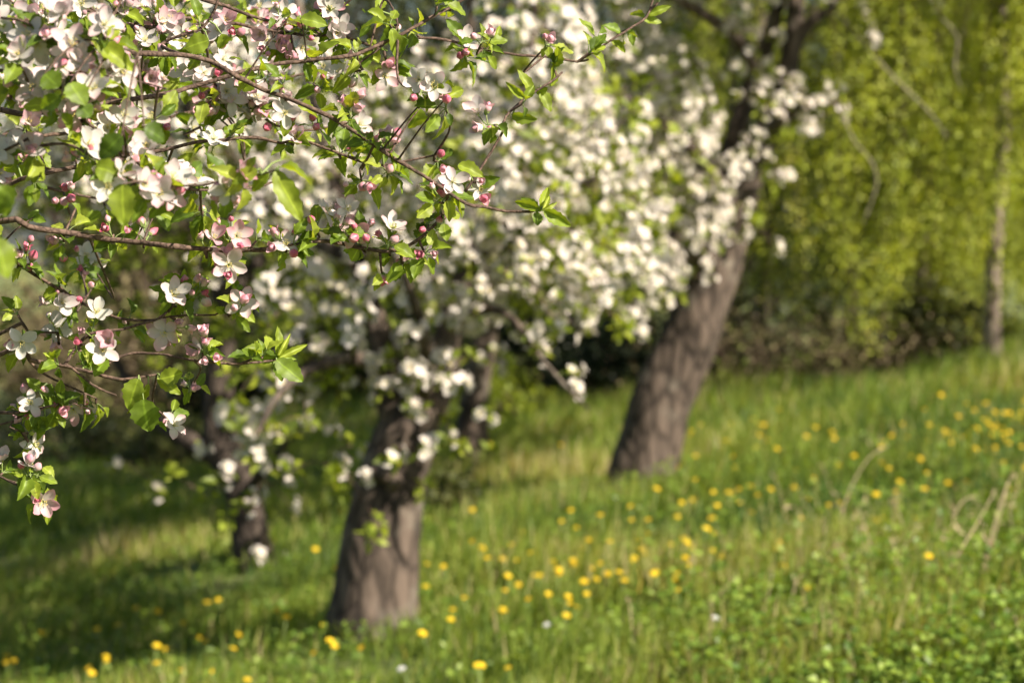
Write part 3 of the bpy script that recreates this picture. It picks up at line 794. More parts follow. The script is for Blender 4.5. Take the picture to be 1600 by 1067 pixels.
# ------------------------------------------------------------------ birches, shrubs and far trees
def leafy(name, label, cat, base, rad, n, size, leafm, trunk_h, trunk_r, barkm, group=None, clumps=40, low=-1.0, aspect=.6, dense=.3, stems=3):
    """a shrub or a round-headed tree: stems, limbs and a crown of leaf clumps with gaps between"""
    base = np.array([base[0], base[1], ground(base[0], base[1])]); rad = np.array(rad)
    root = thing(name, base, label, cat, group)
    c = base + [0, 0, trunk_h + rad[2] * .8]
    mb = MB()
    cl = rdir(clumps) * (rng.uniform(.25, 1, clumps) ** .5)[:, None]
    cl[:, 2] = np.maximum(cl[:, 2], low)
    cc = c + cl * rad * .9
    cs = rng.uniform(.5, 1.35, clumps)
    st = MB()
    fork = base + [0, 0, max(.05, trunk_h * .9)]
    if trunk_h > .3:
        tube(mb, [base + [0, 0, -.15], base + [.02, 0, trunk_h * .5], fork, fork + [0, 0, rad[2]]], [trunk_r * 1.25, trunk_r, trunk_r * .9, trunk_r * .4], 10, 0, .04)
        mb.build("trunk", [M[barkm]], root)
    for k in range(clumps):
        s0 = fork if trunk_h > .3 else base + np.array([rng.normal(0, .12 * rad[0]), rng.normal(0, .12 * rad[1]), -.05])
        l, r = smooth_line([s0, (s0 + cc[k]) / 2 + rng.normal(0, .08, 3) * rad, cc[k]], [trunk_r * .4 + .004, trunk_r * .25 + .003, .004], .4)
        tube(st, l, r, 4, 0, .05, cap=False)
    st.build("limbs" if trunk_h > .3 else "stems", [M[barkm]], root)
    k = rng.integers(0, clumps, n)
    q = cc[k] + rng.normal(size=(n, 3)) * (dense * cs[k])[:, None] * rad * .62
    q[:, 2] = np.maximum(q[:, 2], ground(q[:, 0], q[:, 1]) + .02)
    lm = MB()
    Mx = frames(rdir(n) + [0, 0, -.2], rdir(n) + S[None] * .4) * (size * rng.uniform(.6, 1.4, n))[:, None, None]
    rn = np.clip(rng.normal(.5, .22, n) + (rng.normal(0, .12, clumps))[k], 0, 1)
    lm.inst(LEAF_LO[0] * [aspect / .6, 1, 1], LEAF_LO[1], None, Mx, q, 0, rn)
    lm.build("crown" if trunk_h > .3 else "foliage", [M[leafm]], root)
    return root


def birch(label, u, d, top, strands, spread, v0, v1, front=.35, rr=.11):
    """weeping birch: trunk, arching limbs and hanging leafy strands"""
    bx = (u - 800) / FPX * d
    base = np.array([bx, d, ground(bx, d)])
    root = thing("birch_tree", base, label, "tree", "weeping birches along the edge of the orchard")
    mb = MB()
    zt = top; rr = min(rr, .07)
    tp = [base + [0, 0, -.15], base + [0, 0, .8], base + [.08, .05, 2], base + [.0, .1, zt * .6], base + [.1, .1, zt]]
    p, r = smooth_line(tp, [rr * 1.25, rr, rr * .85, rr * .6, rr * .2], .15)
    tube(mb, p, r, 10, 0, .04); mb.build("trunk", [M['birch_bark']], root)
    lm, tw, lv = MB(), MB(), MB()
    nl = 14
    ends = []
    for k in range(nl):
        a = k * 2.4 + rng.uniform(0, .6); ln = spread * rng.uniform(.5, 1.05)
        s = base + [0, 0, zt * rng.uniform(.4, .95)]
        e = np.array([base[0] + math.cos(a) * ln, base[1] - front + math.sin(a) * ln * .8, s[2] + rng.uniform(.0, .8)])
        l, r_ = smooth_line([s, (s + e) / 2 + [0, 0, .5], e], [.045, .03, .014], .15)
        tube(lm, l, r_, 5, 0, .05); ends.append(l)
    lm.build("limbs", [M['birch_bark']], root)
    for k in range(strands):
        l = ends[k % nl]; s = l[rng.integers(len(l) // 4, len(l))] + rng.normal(0, .12, 3)
        if front > .8 and (k % 2 or front > 1 and k % 3): s = base + np.array([rng.normal(.08, .22 if front > 1 else .30), -rng.uniform(.3, 1.1), zt * rng.uniform(.62, .8)])
        zend = CAM_Z - (rng.uniform(v0, v1) - 350) / FPX * s[1]
        zend = max(zend, ground(s[0], s[1]) + .25)
        ln = max(.7, s[2] - zend)
        sway = rng.normal(0, .10, 2) * ln
        pts = [s, s + [sway[0] * .4, sway[1] * .4, -.35 * ln], s + [sway[0] * .7 + rng.normal(0, .05), sway[1] * .7, -.7 * ln], s + [sway[0], sway[1], -ln]]
        l2, r2 = smooth_line(pts, [.007, .005, .004, .002], .12)
        tube(tw, l2, r2, 3, 0, cap=False)
        n = int(ln * 130)
        # leaves sit in tufts along the strand
        tc_ = rng.random(max(3, int(ln * 5))); t = np.clip(tc_[rng.integers(0, len(tc_), n)] + rng.normal(0, .05 / ln, n), 0, 1) * (len(l2) - 1.001); i = t.astype(int); f = (t - i)[:, None]
        q = l2[i] * (1 - f) + l2[i + 1] * f + rng.normal(0, .07, (n, 3))
        dl = rdir(n) + [0, 0, -.9]
        Mx = frames(dl, rdir(n) * .6 + S[None] * 1.0) * (.035 * rng.uniform(.6, 1.35, n))[:, None, None]
        rn = np.clip(rng.normal(.5, .18, n) + rng.normal(0, .2), 0, 1)
        lv.inst(LEAF_LO[0] * [1.2, 1, 1], LEAF_LO[1], None, Mx, q, 0, rn)
    tag(tw.build("twigs", [M['twig']], root), kind='stuff')
    lv.build("crown", [M['birch_leaf']], root)
    return root


birch("slim birch with a pale pinkish trunk standing at the far right under hanging leaves", 1552, 18.2, 6.2, 70, 1.6, 250, 490, front=1.1, rr=.06)
birch("weeping birch whose yellow green strands hang over the brown brush right of the leaning trunk", 1330, 22, 6.6, 100, 2.1, 300, 560, front=.9)
birch("weeping birch with long bright strands hanging lowest, left of the slim pale trunk", 1440, 21.0, 6.8, 95, 2.0, 340, 590, front=.9)
birch("weeping birch closest behind the leaning trunk, its strands thin and shaded", 1190, 23.5, 6.6, 80, 2.0, 150, 470)
birch("weeping birch beyond the slim pale trunk, its leaves filling the right edge", 1640, 23, 7.0, 90, 2.2, 200, 500)

FB = [  # u, distance, radii, leaves, size, material, trunk h, label
    (820, 29, (2.6, 1.8, 2.8), 9000, .10, 'shade_leaf', .7, "dark round tree in deep shade in the gap left of the leaning trunk"),
    (960, 31, (2.6, 1.8, 3.0), 9000, .10, 'shade_leaf', .6, "dark tree directly behind the leaning trunk"),
    (1120, 30, (2.4, 1.8, 2.9), 8000, .10, 'shade_leaf', .7, "dark tree behind the strands of the shaded birch"),
    (1290, 31, (2.8, 1.8, 3.2), 9000, .10, 'shade_leaf', .6, "dark tree behind the brown brush"),
    (1450, 32, (2.8, 1.8, 3.2), 9000, .10, 'shade_leaf', .8, "dark tree behind the lowest birch strands"),
    (1620, 33, (2.8, 1.8, 3.4), 8000, .10, 'shade_leaf', .9, "dark tree behind the slim pale birch trunk"),
    (640, 30, (2.4, 1.8, 2.6), 7000, .10, 'shade_leaf', .9, "dark tree behind the nearest trunk"),
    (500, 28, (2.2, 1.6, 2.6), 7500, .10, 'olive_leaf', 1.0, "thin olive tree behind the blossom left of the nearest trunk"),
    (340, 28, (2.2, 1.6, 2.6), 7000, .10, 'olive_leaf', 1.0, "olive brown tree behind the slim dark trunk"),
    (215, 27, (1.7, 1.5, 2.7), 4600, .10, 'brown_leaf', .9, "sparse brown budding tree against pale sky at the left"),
]
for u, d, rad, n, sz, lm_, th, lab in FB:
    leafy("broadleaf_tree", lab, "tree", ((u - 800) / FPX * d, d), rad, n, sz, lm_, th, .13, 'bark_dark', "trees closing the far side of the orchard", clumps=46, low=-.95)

SH = [  # u, distance, radii, leaves, size, material, label
    (1180, 20.4, (1.0, .6, .36), 1100, .05, 'brown_leaf', "brown leafless brush just right of the leaning trunk"),
    (1290, 20.2, (1.0, .6, .34), 1100, .05, 'brown_leaf', "brown brush under the hanging strands in the middle of the brown row"),
    (1410, 20.2, (1.0, .6, .30), 1000, .05, 'brown_leaf', "brown brush at the right end of the brown row"),
    (1500, 20.6, (.8, .6, .34), 2600, .07, 'olive_leaf', "low olive shrub behind the slim pale birch trunk"),
    (1090, 21.5, (.8, .6, .4), 2600, .07, 'shade_leaf', "low dark shrub hidden behind the leaning trunk"),
    (790, 19.0, (.42, .4, .30), 900, .06, 'leaf_mid', "small sunlit shrub with yellowish young leaves between the two big trunks"),
    (740, 22, (.8, .6, .40), 2000, .07, 'olive_leaf', "low olive shrub behind the reddish trunk"),
    (890, 23, (1.2, .6, .55), 4200, .07, 'shade_leaf', "low bush darkened for the deep shade left of the leaning trunk"),  # this bush and the next two blacken the shaded gap
    (805, 22.5, (.75, .5, .5), 2400, .06, 'shade_leaf', "low bush added to darken the shade between the reddish trunk and the gap"),
    (965, 21.5, (.7, .5, .5), 2400, .06, 'shade_leaf', "low bush added to darken the gap just left of the leaning trunk, touching it in view"),
    (712, 13.6, (.20, .2, .16), 520, .045, 'olive_leaf', "small weedy shrub at the right side of the nearest trunk"),
    (290, 19.5, (.52, .5, .26), 2600, .05, 'olive_leaf', "rounded green shrub lit at the top, left of the slim dark trunk"),
    (205, 21, (.60, .5, .26), 2600, .05, 'olive_leaf', "low green shrub next to the rounded lit shrub"),
    (40, 22, (1.2, .7, .42), 4200, .06, 'shade_leaf', "dark low bush in shade at the left edge"),
    (160, 25, (1.3, .8, .86), 5200, .07, 'brown_leaf', "brown thicket behind the low green shrubs at left"),
    (20, 26, (1.3, .8, 1.0), 5600, .07, 'brown_leaf', "brown thicket at the left edge behind the dark bush"),
    (330, 26, (1.2, .8, .7), 4000, .07, 'shade_leaf', "dark thicket behind the slim dark trunk"),
    (470, 25, (1.2, .8, .6), 4000, .07, 'shade_leaf', "dark thicket between the slim dark trunk and the nearest trunk"),
    (620, 25, (1.2, .8, .6), 3800, .07, 'shade_leaf', "dark thicket hidden behind the nearest trunk"),
]
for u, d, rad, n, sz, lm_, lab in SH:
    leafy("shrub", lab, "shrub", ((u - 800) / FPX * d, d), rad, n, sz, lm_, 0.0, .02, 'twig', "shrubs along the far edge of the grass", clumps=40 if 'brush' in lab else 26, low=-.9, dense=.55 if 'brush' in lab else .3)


# woods further out on both sides of the orchard, one mass
mb = MB(); wb = MB()
for k in range(90):
    left = k < 56
    yy = rng.uniform(16, 52); xx = (-(.27 * yy + 1.2) - rng.uniform(0, 1) ** 1.5 * 22) if left else (.27 * yy + 2.5 + rng.uniform(0, 1) * 16)
    if left and yy < 24 and xx > -9: yy += 12; xx -= 4
    zz = float(ground(xx, yy)); hh = rng.uniform(2.6, 4.6); n = 420
    tube(wb, [(xx, yy, zz - .2), (xx + .1, yy, zz + hh * .5), (xx, yy, zz + hh * .85)], [.14, .1, .04], 6, 0, .05)
    sub = rdir(9) * [1.2, 1.2, hh * .36] * rng.uniform(.4, 1, (9, 1)) + [xx, yy, zz + hh * .55]
    q = sub[rng.integers(0, 9, n)] + rng.normal(0, .42, (n, 3)); q[:, 2] = np.maximum(q[:, 2], zz + .05)
    mb.inst(LEAF_LO[0], LEAF_LO[1], None, frames(rdir(n), rdir(n) + S[None] * .4) * (.19 * rng.uniform(.6, 1.3, n))[:, None, None], q, 0, np.clip(rng.normal(.5, .22, n) + rng.normal(0, .15), 0, 1))
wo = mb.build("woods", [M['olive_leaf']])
tag(wo, "mixed woods closing the view on both sides of the orchard", "woods", kind="stuff")
wl = wb.build("trunks", [M['bark_dark']], wo); tag(wl, kind="stuff")


def bare_trunk(name, label, px, d, barkm):
    b = P(px[0][0], px[0][1], d); base = np.array([b[0], b[1], ground(b[0], b[1])])
    root = thing(name, base, label, "tree")
    p, r = line3(px, d, .1)
    p = np.vstack([[p[0][0], p[0][1], base[2] - .1], p]); r = np.concatenate([[r[0] * 1.1], r])
    mb = MB(); tube(mb, p, r, 10, 0, .04); mb.build("trunk", [M[barkm]], root)
    mb = MB()
    for k in range(16):
        i = int(len(p) * rng.uniform(.45, .98)); e = p[i] + np.array([rng.normal(0, .7), rng.normal(0, .5), rng.uniform(.3, 1.2)])
        l, rr = smooth_line([p[i], (p[i] + e) / 2 + [0, 0, .1], e], [r[i] * .4, r[i] * .25, .005], .15); tube(mb, l, rr, 4, 0, .05)
    mb.build("limbs", [M[barkm]], root)
    n = 900
    q = p[rng.integers(len(p) // 2, len(p), n)] + rng.normal(0, .5, (n, 3))
    lv = MB(); lv.inst(LEAF_LO[0], LEAF_LO[1], None, frames(rdir(n), rdir(n)) * .055, q, 0); lv.build("crown", [M['olive_leaf']], root)


bare_trunk("young_tree", "tree with thin pale olive stem before the dark gap left of the leaning trunk", [(893, 610, 20), (892, 560, 21), (889, 500, 20), (882, 430, 18), (880, 300, 14), (885, 120, 10), (880, -60, 6)], 24, 'birch_bark')
bare_trunk("young_tree", "slim tree whose stem shows just behind the right side of the leaning trunk", [(1122, 604, 26), (1122, 560, 25), (1128, 500, 22), (1135, 380, 18), (1140, 200, 12), (1150, 0, 8)], 21.5, 'birch_bark')
bare_trunk("young_tree", "thin dark stemmed tree standing in the brown brush", [(1196, 604, 15), (1194, 540, 14), (1190, 470, 12), (1196, 330, 9), (1200, 150, 6)], 23, 'bark_dark')

# ------------------------------------------------------------------ near branches: the blossoming tree at the left
NEAR = 3.36
BR = [  # [(u, v)], depth at start, at end, diameter px start, end
    ("A", [(0,45),(36,35),(60,48),(93,56),(120,62),(144,70),(200,82),(250,85),(300,88),(340,102),(365,117),(410,140),(465,160),(515,183),(560,210),(608,243),(644,264),(674,282),(728,318),(757,323),(790,330),(826,330),(846,328)], 3.1, 3.38, 12, 5),
    ("B", [(0,5),(60,4),(120,10),(160,28),(190,40),(230,43),(300,40),(340,38),(370,37),(400,45),(440,50),(480,56),(530,57),(600,78)], 3.55, 3.5, 9, 5),
    ("C", [(180,-70),(250,-30),(318,0),(340,6),(366,15),(390,25),(430,34),(470,30)], 3.3, 3.4, 9, 5),
    ("D", [(252,70),(285,55),(315,45),(335,18),(345,-20)], 3.3, 3.3, 6, 4),
    ("E", [(0,172),(60,176),(110,172),(160,163),(210,155),(255,148),(303,135),(360,118),(420,103),(480,95),(530,90),(557,85),(608,63),(644,45),(680,24),(704,12),(740,-10)], 3.2, 3.42, 11, 5),
    ("F", [(0,294),(45,278),(90,267),(150,255),(200,240),(225,240),(270,232),(306,222),(351,219),(400,215),(440,224),(470,219),(530,240),(581,258),(620,255),(680,243)], 3.3, 3.4, 9, 4),
    ("G", [(110,165),(140,195),(195,237),(225,261),(258,288),(300,297),(390,294),(430,284)], 3.0, 3.2, 7, 4),
    ("I", [(205,-60),(188,0),(170,38),(160,80),(158,120)], 3.1, 3.05, 8, 5),
    ("L", [(690,345),(712,318),(731,294),(764,243),(785,207),(790,183),(815,159),(830,147),(860,129),(878,114)], 3.38, 3.5, 5, 4),
    ("M", [(560,84),(610,66),(656,60),(695,63),(740,73),(800,85),(860,90),(899,96),(920,94)], 3.5, 3.65, 6, 4),
    ("MR", [(885,94),(902,97),(925,83),(952,65),(983,45),(1010,27),(1022,-5),(1040,-40)], 3.62, 3.7, 4, 4),
    ("N", [(0,346),(45,355),(105,364),(156,372),(210,378),(261,384),(294,387),(345,391),(390,391),(430,388),(475,380),(510,377),(562,387),(608,393),(640,383),(666,364),(683,348),(698,322)], 3.25, 3.38, 12, 5),
    ("NS", [(100,364),(110,345),(118,326)], 3.28, 3.3, 5, 4),
    ("O", [(0,385),(18,403),(54,429),(84,447),(120,468),(168,492),(200,500),(240,500)], 3.35, 3.4, 7, 5),
    ("P", [(0,553),(48,563),(102,572),(143,582),(191,593),(217,590),(245,585)], 3.3, 3.36, 9, 4),
    ("PB", [(102,569),(121,540),(143,521),(191,515),(223,505),(252,496),(275,470),(290,452)], 3.32, 3.36, 6, 4),
    ("PC", [(155,584),(180,560),(204,552),(249,553),(303,563),(360,568),(405,566),(430,562)], 3.33, 3.36, 5, 4.5),
    ("PD", [(110,573),(143,600),(166,612),(182,618)], 3.32, 3.36, 5, 3),
    ("PE", [(45,563),(70,585),(115,607),(150,622)], 3.36, 3.4, 5, 3),
    ("PF", [(255,496),(300,492),(336,492),(358,478)], 3.35, 3.37, 4, 3),
    ("PG", [(0,522),(45,518),(90,520)], 3.4, 3.4, 6, 4),
    ("Q", [(0,644),(20,646),(50,640),(90,632)], 3.36, 3.36, 6, 4),
    ("QB", [(0,663),(15,667),(35,675)], 3.36, 3.36, 4, 3),
    ("QC", [(0,744),(13,751),(30,758),(55,760)], 3.36, 3.36, 5, 3),
    ("R", [(0,268),(60,290),(130,306),(200,318)], 3.7, 3.9, 6, 4),
    ("S", [(0,150),(42,153),(90,160),(150,120),(215,110),(300,130)], 3.9, 4.3, 7, 5),
    ("T", [(220,110),(230,135),(245,150)], 3.9, 4.0, 4, 3),
    ("U", [(340,140),(380,148),(420,190),(470,204),(520,198)], 3.6, 3.7, 5, 4),
    ("W", [(300,30),(350,90),(330,130),(310,180),(318,215)], 3.75, 3.8, 5, 4),
    ("ZA", [(0,60),(60,72),(120,75),(190,66),(260,50),(340,40),(420,20)], 4.0, 4.05, 6, 4),
    ("ZB", [(0,215),(70,212),(130,205),(200,196),(280,180),(350,160),(420,130),(500,110)], 3.9, 4.1, 7, 4),
    ("ZC", [(0,110),(40,122),(80,130),(125,122),(170,120),(220,128),(260,140)], 2.95, 2.9, 6, 3),
    ("ZD", [(0,240),(50,230),(100,225),(145,245),(185,268),(225,288),(300,290),(380,278),(434,266)], 2.9, 2.8, 6, 3),
    ("ZF", [(0,28),(60,48),(110,60),(160,66),(215,84)], 2.85, 2.78, 5, 3),
    ("ZE", [(60,-60),(150,20),(205,58),(260,90),(330,150),(380,210)], 3.7, 3.75, 6, 4),
    ("X", [(520,20),(560,-10)], 3.5, 3.5, 5, 4),
    ("Y", [(600,0),(622,40),(600,70),(560,100)], 3.45, 3.4, 4, 3),
]
JOIN = {"D": "A", "G": "E", "L": "A", "M": "E", "MR": "M", "NS": "N", "PB": "P", "PC": "P", "PD": "P", "PE": "P", "PF": "PB", "T": "S", "U": "A", "W": "B", "Y": "E", "X": "C", "PG": None}
tb = np.array([-1.55, 3.75, 0.0]); tb[2] = ground(tb[0], tb[1])
near_tree = thing("apple_tree", tb, "apple tree whose budding pink and white branches reach in sharply from the left", "tree")
mb = MB()
tp, tr = smooth_line([tb + [0, 0, -.15], tb + [.02, 0, .5], tb + [-.03, .02, 1.1], tb + [.05, 0, 1.6], tb + [.0, .02, 2.0], tb + [-.1, .05, 2.6]], [.19, .15, .135, .12, .10, .06], .06)
tube(mb, tp, tr, 22, 0, .04, seed=2, flute=.3)
mb.build("trunk", [M['bark']], near_tree)
# limbs from the trunk towards the frame; the near branches leave from them
hubs = {"top": tb + [.50, -.25, 2.12], "mid": tb + [.46, -.30, 1.66], "low": tb + [.50, -.30, 1.30]}
HUBL = {}
for hname, hp in hubs.items():
    s0 = tb + [0, 0, {"top": 1.75, "mid": 1.35, "low": 1.05}[hname]]
    l, r = smooth_line([s0, (s0 + hp) / 2 + [0, 0, .06], hp], [.06, .042, .009], .04)
    HUBL[hname] = l
    mb = MB(); tube(mb, l, r, 10, 0, .05); mb.build("limb", [M['bark']], near_tree)

nodes_uv, nodes_p, nodes_d, nodes_part = [], [], [], []
br_obj = {}
groups = {}
for nm, px, d0, d1, w0, w1 in BR:
    top = nm
    while JOIN.get(top): top = JOIN[top]
    groups.setdefault(top, MB())
    n = len(px)
    dd = np.linspace(d0, d1, n) + np.concatenate([[0], rng.normal(0, .012, max(0, n - 2)), [0]])[:n]
    pts = [P(u, v, d) for (u, v), d in zip(px, dd)]
    rad = [w * .5 * d / FPX * .92 for w, d in zip(np.linspace(w0, w1, n), dd)]
    if JOIN.get(nm):                      # start exactly on the parent's wood
        cand = [i for i, k in enumerate(nodes_part) if k == top]
        j = min(cand, key=lambda i: np.sum((nodes_p[i] - pts[0]) ** 2))
        pts = [nodes_p[j]] + pts; rad = [rad[0]] + rad
    elif px[0][0] <= 20:                  # carry the wood on out of the frame to its limb
        h = hubs["top" if px[0][1] < 200 else "mid" if px[0][1] < 420 else "low"]
        hl = HUBL["top" if px[0][1] < 200 else "mid" if px[0][1] < 420 else "low"]; h = hl[int(rng.uniform(.35, .98) * (len(hl) - 1))]
        pts = [h, (h + pts[0]) / 2 + rng.normal(0, .03, 3)] + pts; rad = [rad[0] * 1.7, rad[0] * 1.3] + rad
    elif px[0][1] < 0:
        h = tb + [.1, 0, 2.1]
        pts = [h, (h + pts[0]) / 2 + [0, 0, .12]] + pts; rad = [.016, .011] + rad
    l, r = smooth_line(pts, rad, .012)
    # knots at the old bud scars
    bumps = .92 + .2 * np.maximum(0, np.sin(np.arange(len(l)) * .62 + d0 * 9)) ** 8 + .05 * rng.random(len(l))
    l = l + rng.normal(0, .0003, l.shape)
    tube(groups[top], l, r * bumps, 8, 0, .02)
    for q in l:
        rel = q - CAM; dp = rel @ FWD
        nodes_uv.append((800 + rel[0] / dp * FPX, 533.5 - (rel @ UP) / dp * FPX)); nodes_p.append(q); nodes_d.append(dp); nodes_part.append(top)
for k, mbx in groups.items(): mbx.build("branch", [M['twig']], near_tree)
NUV, NP_, ND = np.array(nodes_uv), np.array(nodes_p), np.array(nodes_d)

FL = [(227,65),(444,21),(471,75),(444,177),(87,33),(126,6),(27,87,2.8),(75,72,2.9),(95,100,2.85),(156,111,2.95),(145,140,2.8),(195,180,2.95),(240,186,3.0),(333,218),(12,222,2.95),(228,228,2.95),(222,290,2.8),(168,294,2.8),(190,275,2.8),(270,255,3.6),(348,38,3.6),(462,216),
      (515,15),(534,114),(602,120),(560,195,3.7),(677,135,3.2),(655,125,3.2),(746,177),(726,66,3.55),(446,171),(707,285),(751,297),(590,213,3.6),(458,216),
      (333,373),(369,369),(357,414),(447,382),(96,472),(90,513),(258,519),(150,489),(171,534),(160,548),(378,472),(135,402,3.75),(145,412,3.75),(33,535),(271,460),
      (48,631),(115,639),(255,515),(53,693),(3,719),(45,729),(271,665,3.45),(67,783),(89,515),(314,548),(553,364),(543,327),(611,357),(636,414),(507,331),
      (18,120,3.9),(60,190,3.9),(330,150,3.9),(395,130,3.9),(300,200,3.9),(25,25,3.6),(240,5,3.9),(150,20,4.0),(310,12,3.9),(380,200,4.0),(420,110,3.7),(265,115,4.2),(120,210,3.9)]
BU = [(30,51),(132,20),(213,44),(248,45),(208,67),(253,77),(16,120),(130,114,2.9),(81,162,2.8),(252,171),(261,198),(315,150,3.5),(432,9),(470,38),(444,36),(451,87),(445,68),(440,141),(450,153),(432,168),(457,180),(98,86,2.9),(102,294),(111,291),(86,314),(100,315),(111,310),(30,243),(42,249),(103,68),
      (470,38),(488,39),(464,22),(444,68),(486,60),(488,84),(548,90),(504,120),(551,129),(563,148),(540,160),(558,170),(608,100),(496,141),(644,130,3.2),(646,153,3.2),(683,147,3.2),(698,155,3.2),(740,57),(767,51),(719,87),(728,82),(851,57),(861,61),(762,168),(746,200),(765,201),(608,204),(620,208),(615,222),(590,219),(519,232),(545,231),(489,183),(494,198),(689,240),(692,264),(675,291),(693,300),(731,279),(753,283),(756,310),(609,264),(540,288),(567,292),(576,292),(623,43),
      (316,327),(361,342),(340,346),(312,367),(334,391),(357,393),(375,384),(343,421),(358,430),(430,363),(460,363),(459,396),(426,387),(308,436),(289,438),(318,442),(300,457),(319,459),(322,472),(361,469),(382,468),(366,481),(90,456),(123,468),(70,471),(76,492),(129,517),(88,535),(72,522),(120,535),(195,502),(18,538),(277,504),(297,513),(318,516),(321,534),(247,537),
      (48,373),(42,387),(52,399),(30,397),(46,417),(84,376),(94,376),(99,403),(120,390,3.7),(126,421,3.7),(130,427,3.7),(142,445,3.7),(165,357),(168,342),(199,361),(220,345),(238,363),
      (21,635),(38,607),(69,609),(43,650),(29,654),(86,633),(118,620),(135,628),(137,644),(97,641),(279,504),(320,534),(338,558),(320,564),(46,716),(33,727),(59,729),(57,780),(288,600,3.5),(303,606,3.5),(258,658,3.45),(319,517),
      (486,343),(528,325),(527,338),(543,346),(553,372),(572,372),(553,353),(580,349),(592,366),(616,374),(624,409),(632,393),(644,405),(598,437),(679,396),(657,398),(694,325),(686,344),(660,359),(616,421)]
inreg = [i for i in range(len(NUV)) if -15 < NUV[i, 0] < 530 and -5 < NUV[i, 1] < 320 and (ND[i] > 3.45 or ND[i] < 3.15)]
for _ in range(88):                      # further sprays of the crowded upper left, nearer and farther than the sharp ones
    i = random.choice(inreg); dd = round(float(ND[i]), 2)
    u, v = NUV[i] + np.array([random.gauss(0, 13), random.gauss(0, 13)])
    FL += [(u + random.uniform(-16, 16), v + random.uniform(-14, 14), dd) for _ in range(random.randint(1, 4))]
    BU += [(u + random.uniform(-26, 26), v + random.uniform(-26, 26), dd) for _ in range(random.randint(1, 4))]
items = [(f[0], f[1], f[2] if len(f) > 2 else None, 'f') for f in FL] + [(f[0], f[1], f[2] if len(f) > 2 else None, 'b') for f in BU]
clusters = []
for it in items:
    best, bd = None, 36
    for c in clusters:
        d = math.hypot(c['u'] - it[0], c['v'] - it[1])
        if d < bd and (c['d'] == it[2]) and len(c['it']) < 9: best, bd = c, d
    if best is None:
        clusters.append({'u': it[0], 'v': it[1], 'd': it[2], 'it': [it]})
    else:
        best['it'].append(it); k = len(best['it'])
        best['u'] += (it[0] - best['u']) / k; best['v'] += (it[1] - best['v']) / k

leaf_parts = []


def add_leaves(mb, base_p, dirs, nrm, lens, m=0, rnd=None):
    n = len(dirs)
    Mx = frames(dirs, nrm)
    kind = rng.integers(0, len(LEAVES), n)
    rn = rng.uniform(.1, .95, n) if rnd is None else rnd
    for k in range(len(LEAVES)):
        s = kind == k
        if s.any(): mb.inst(LEAVES[k][0], LEAVES[k][1], None, Mx[s] * lens[s][:, None, None], base_p[s], m, rn[s], LEAVES[k][2])


def petioled(mb, o, dirs, nrm, lens, stalk):
    """leaves on thin stalks radiating from o"""
    n = len(dirs); dirs = norm(dirs)
    tips = o + dirs * stalk[:, None] + np.array([0, 0, .15]) * stalk[:, None]
    for k in range(n):
        tube(mb, [o, (o + tips[k]) / 2 + [0, 0, .1 * stalk[k]], tips[k]], [.0011, .0009, .0008], 3, 1, cap=False)
    add_leaves(mb, tips, dirs + rng.normal(0, .2, (n, 3)), nrm, lens)


TOCAM = lambda p: norm(CAM - p)
n_fc = 0
extra_fc = MB()
clusters.sort(key=lambda c: -len(c['it']) - (3 if c['d'] is None else 0))
REST_MATS = [M['twig'], M['stalk'], M['petal'], M['petal_pink'], M['stamen'], M['bud'], M['bud_pale'], M['leaf']]


def merge_into(dst, src, remap, X):
    base = 0
    V = np.concatenate(src.V) @ X[:3, :3].T + X[:3, 3]; A = np.concatenate(src.A)
    n0 = dst.n
    dst.add(V, None, None, 0, A[:, 0], A[:, 1])
    for q, m_ in zip(src.Q, src.qm): dst.Q.append(q + n0); dst.qm.append(np.array([remap[int(k)] for k in m_]))
    for q, m_ in zip(src.T, src.tm): dst.T.append(q + n0); dst.tm.append(np.array([remap[int(k)] for k in m_]))



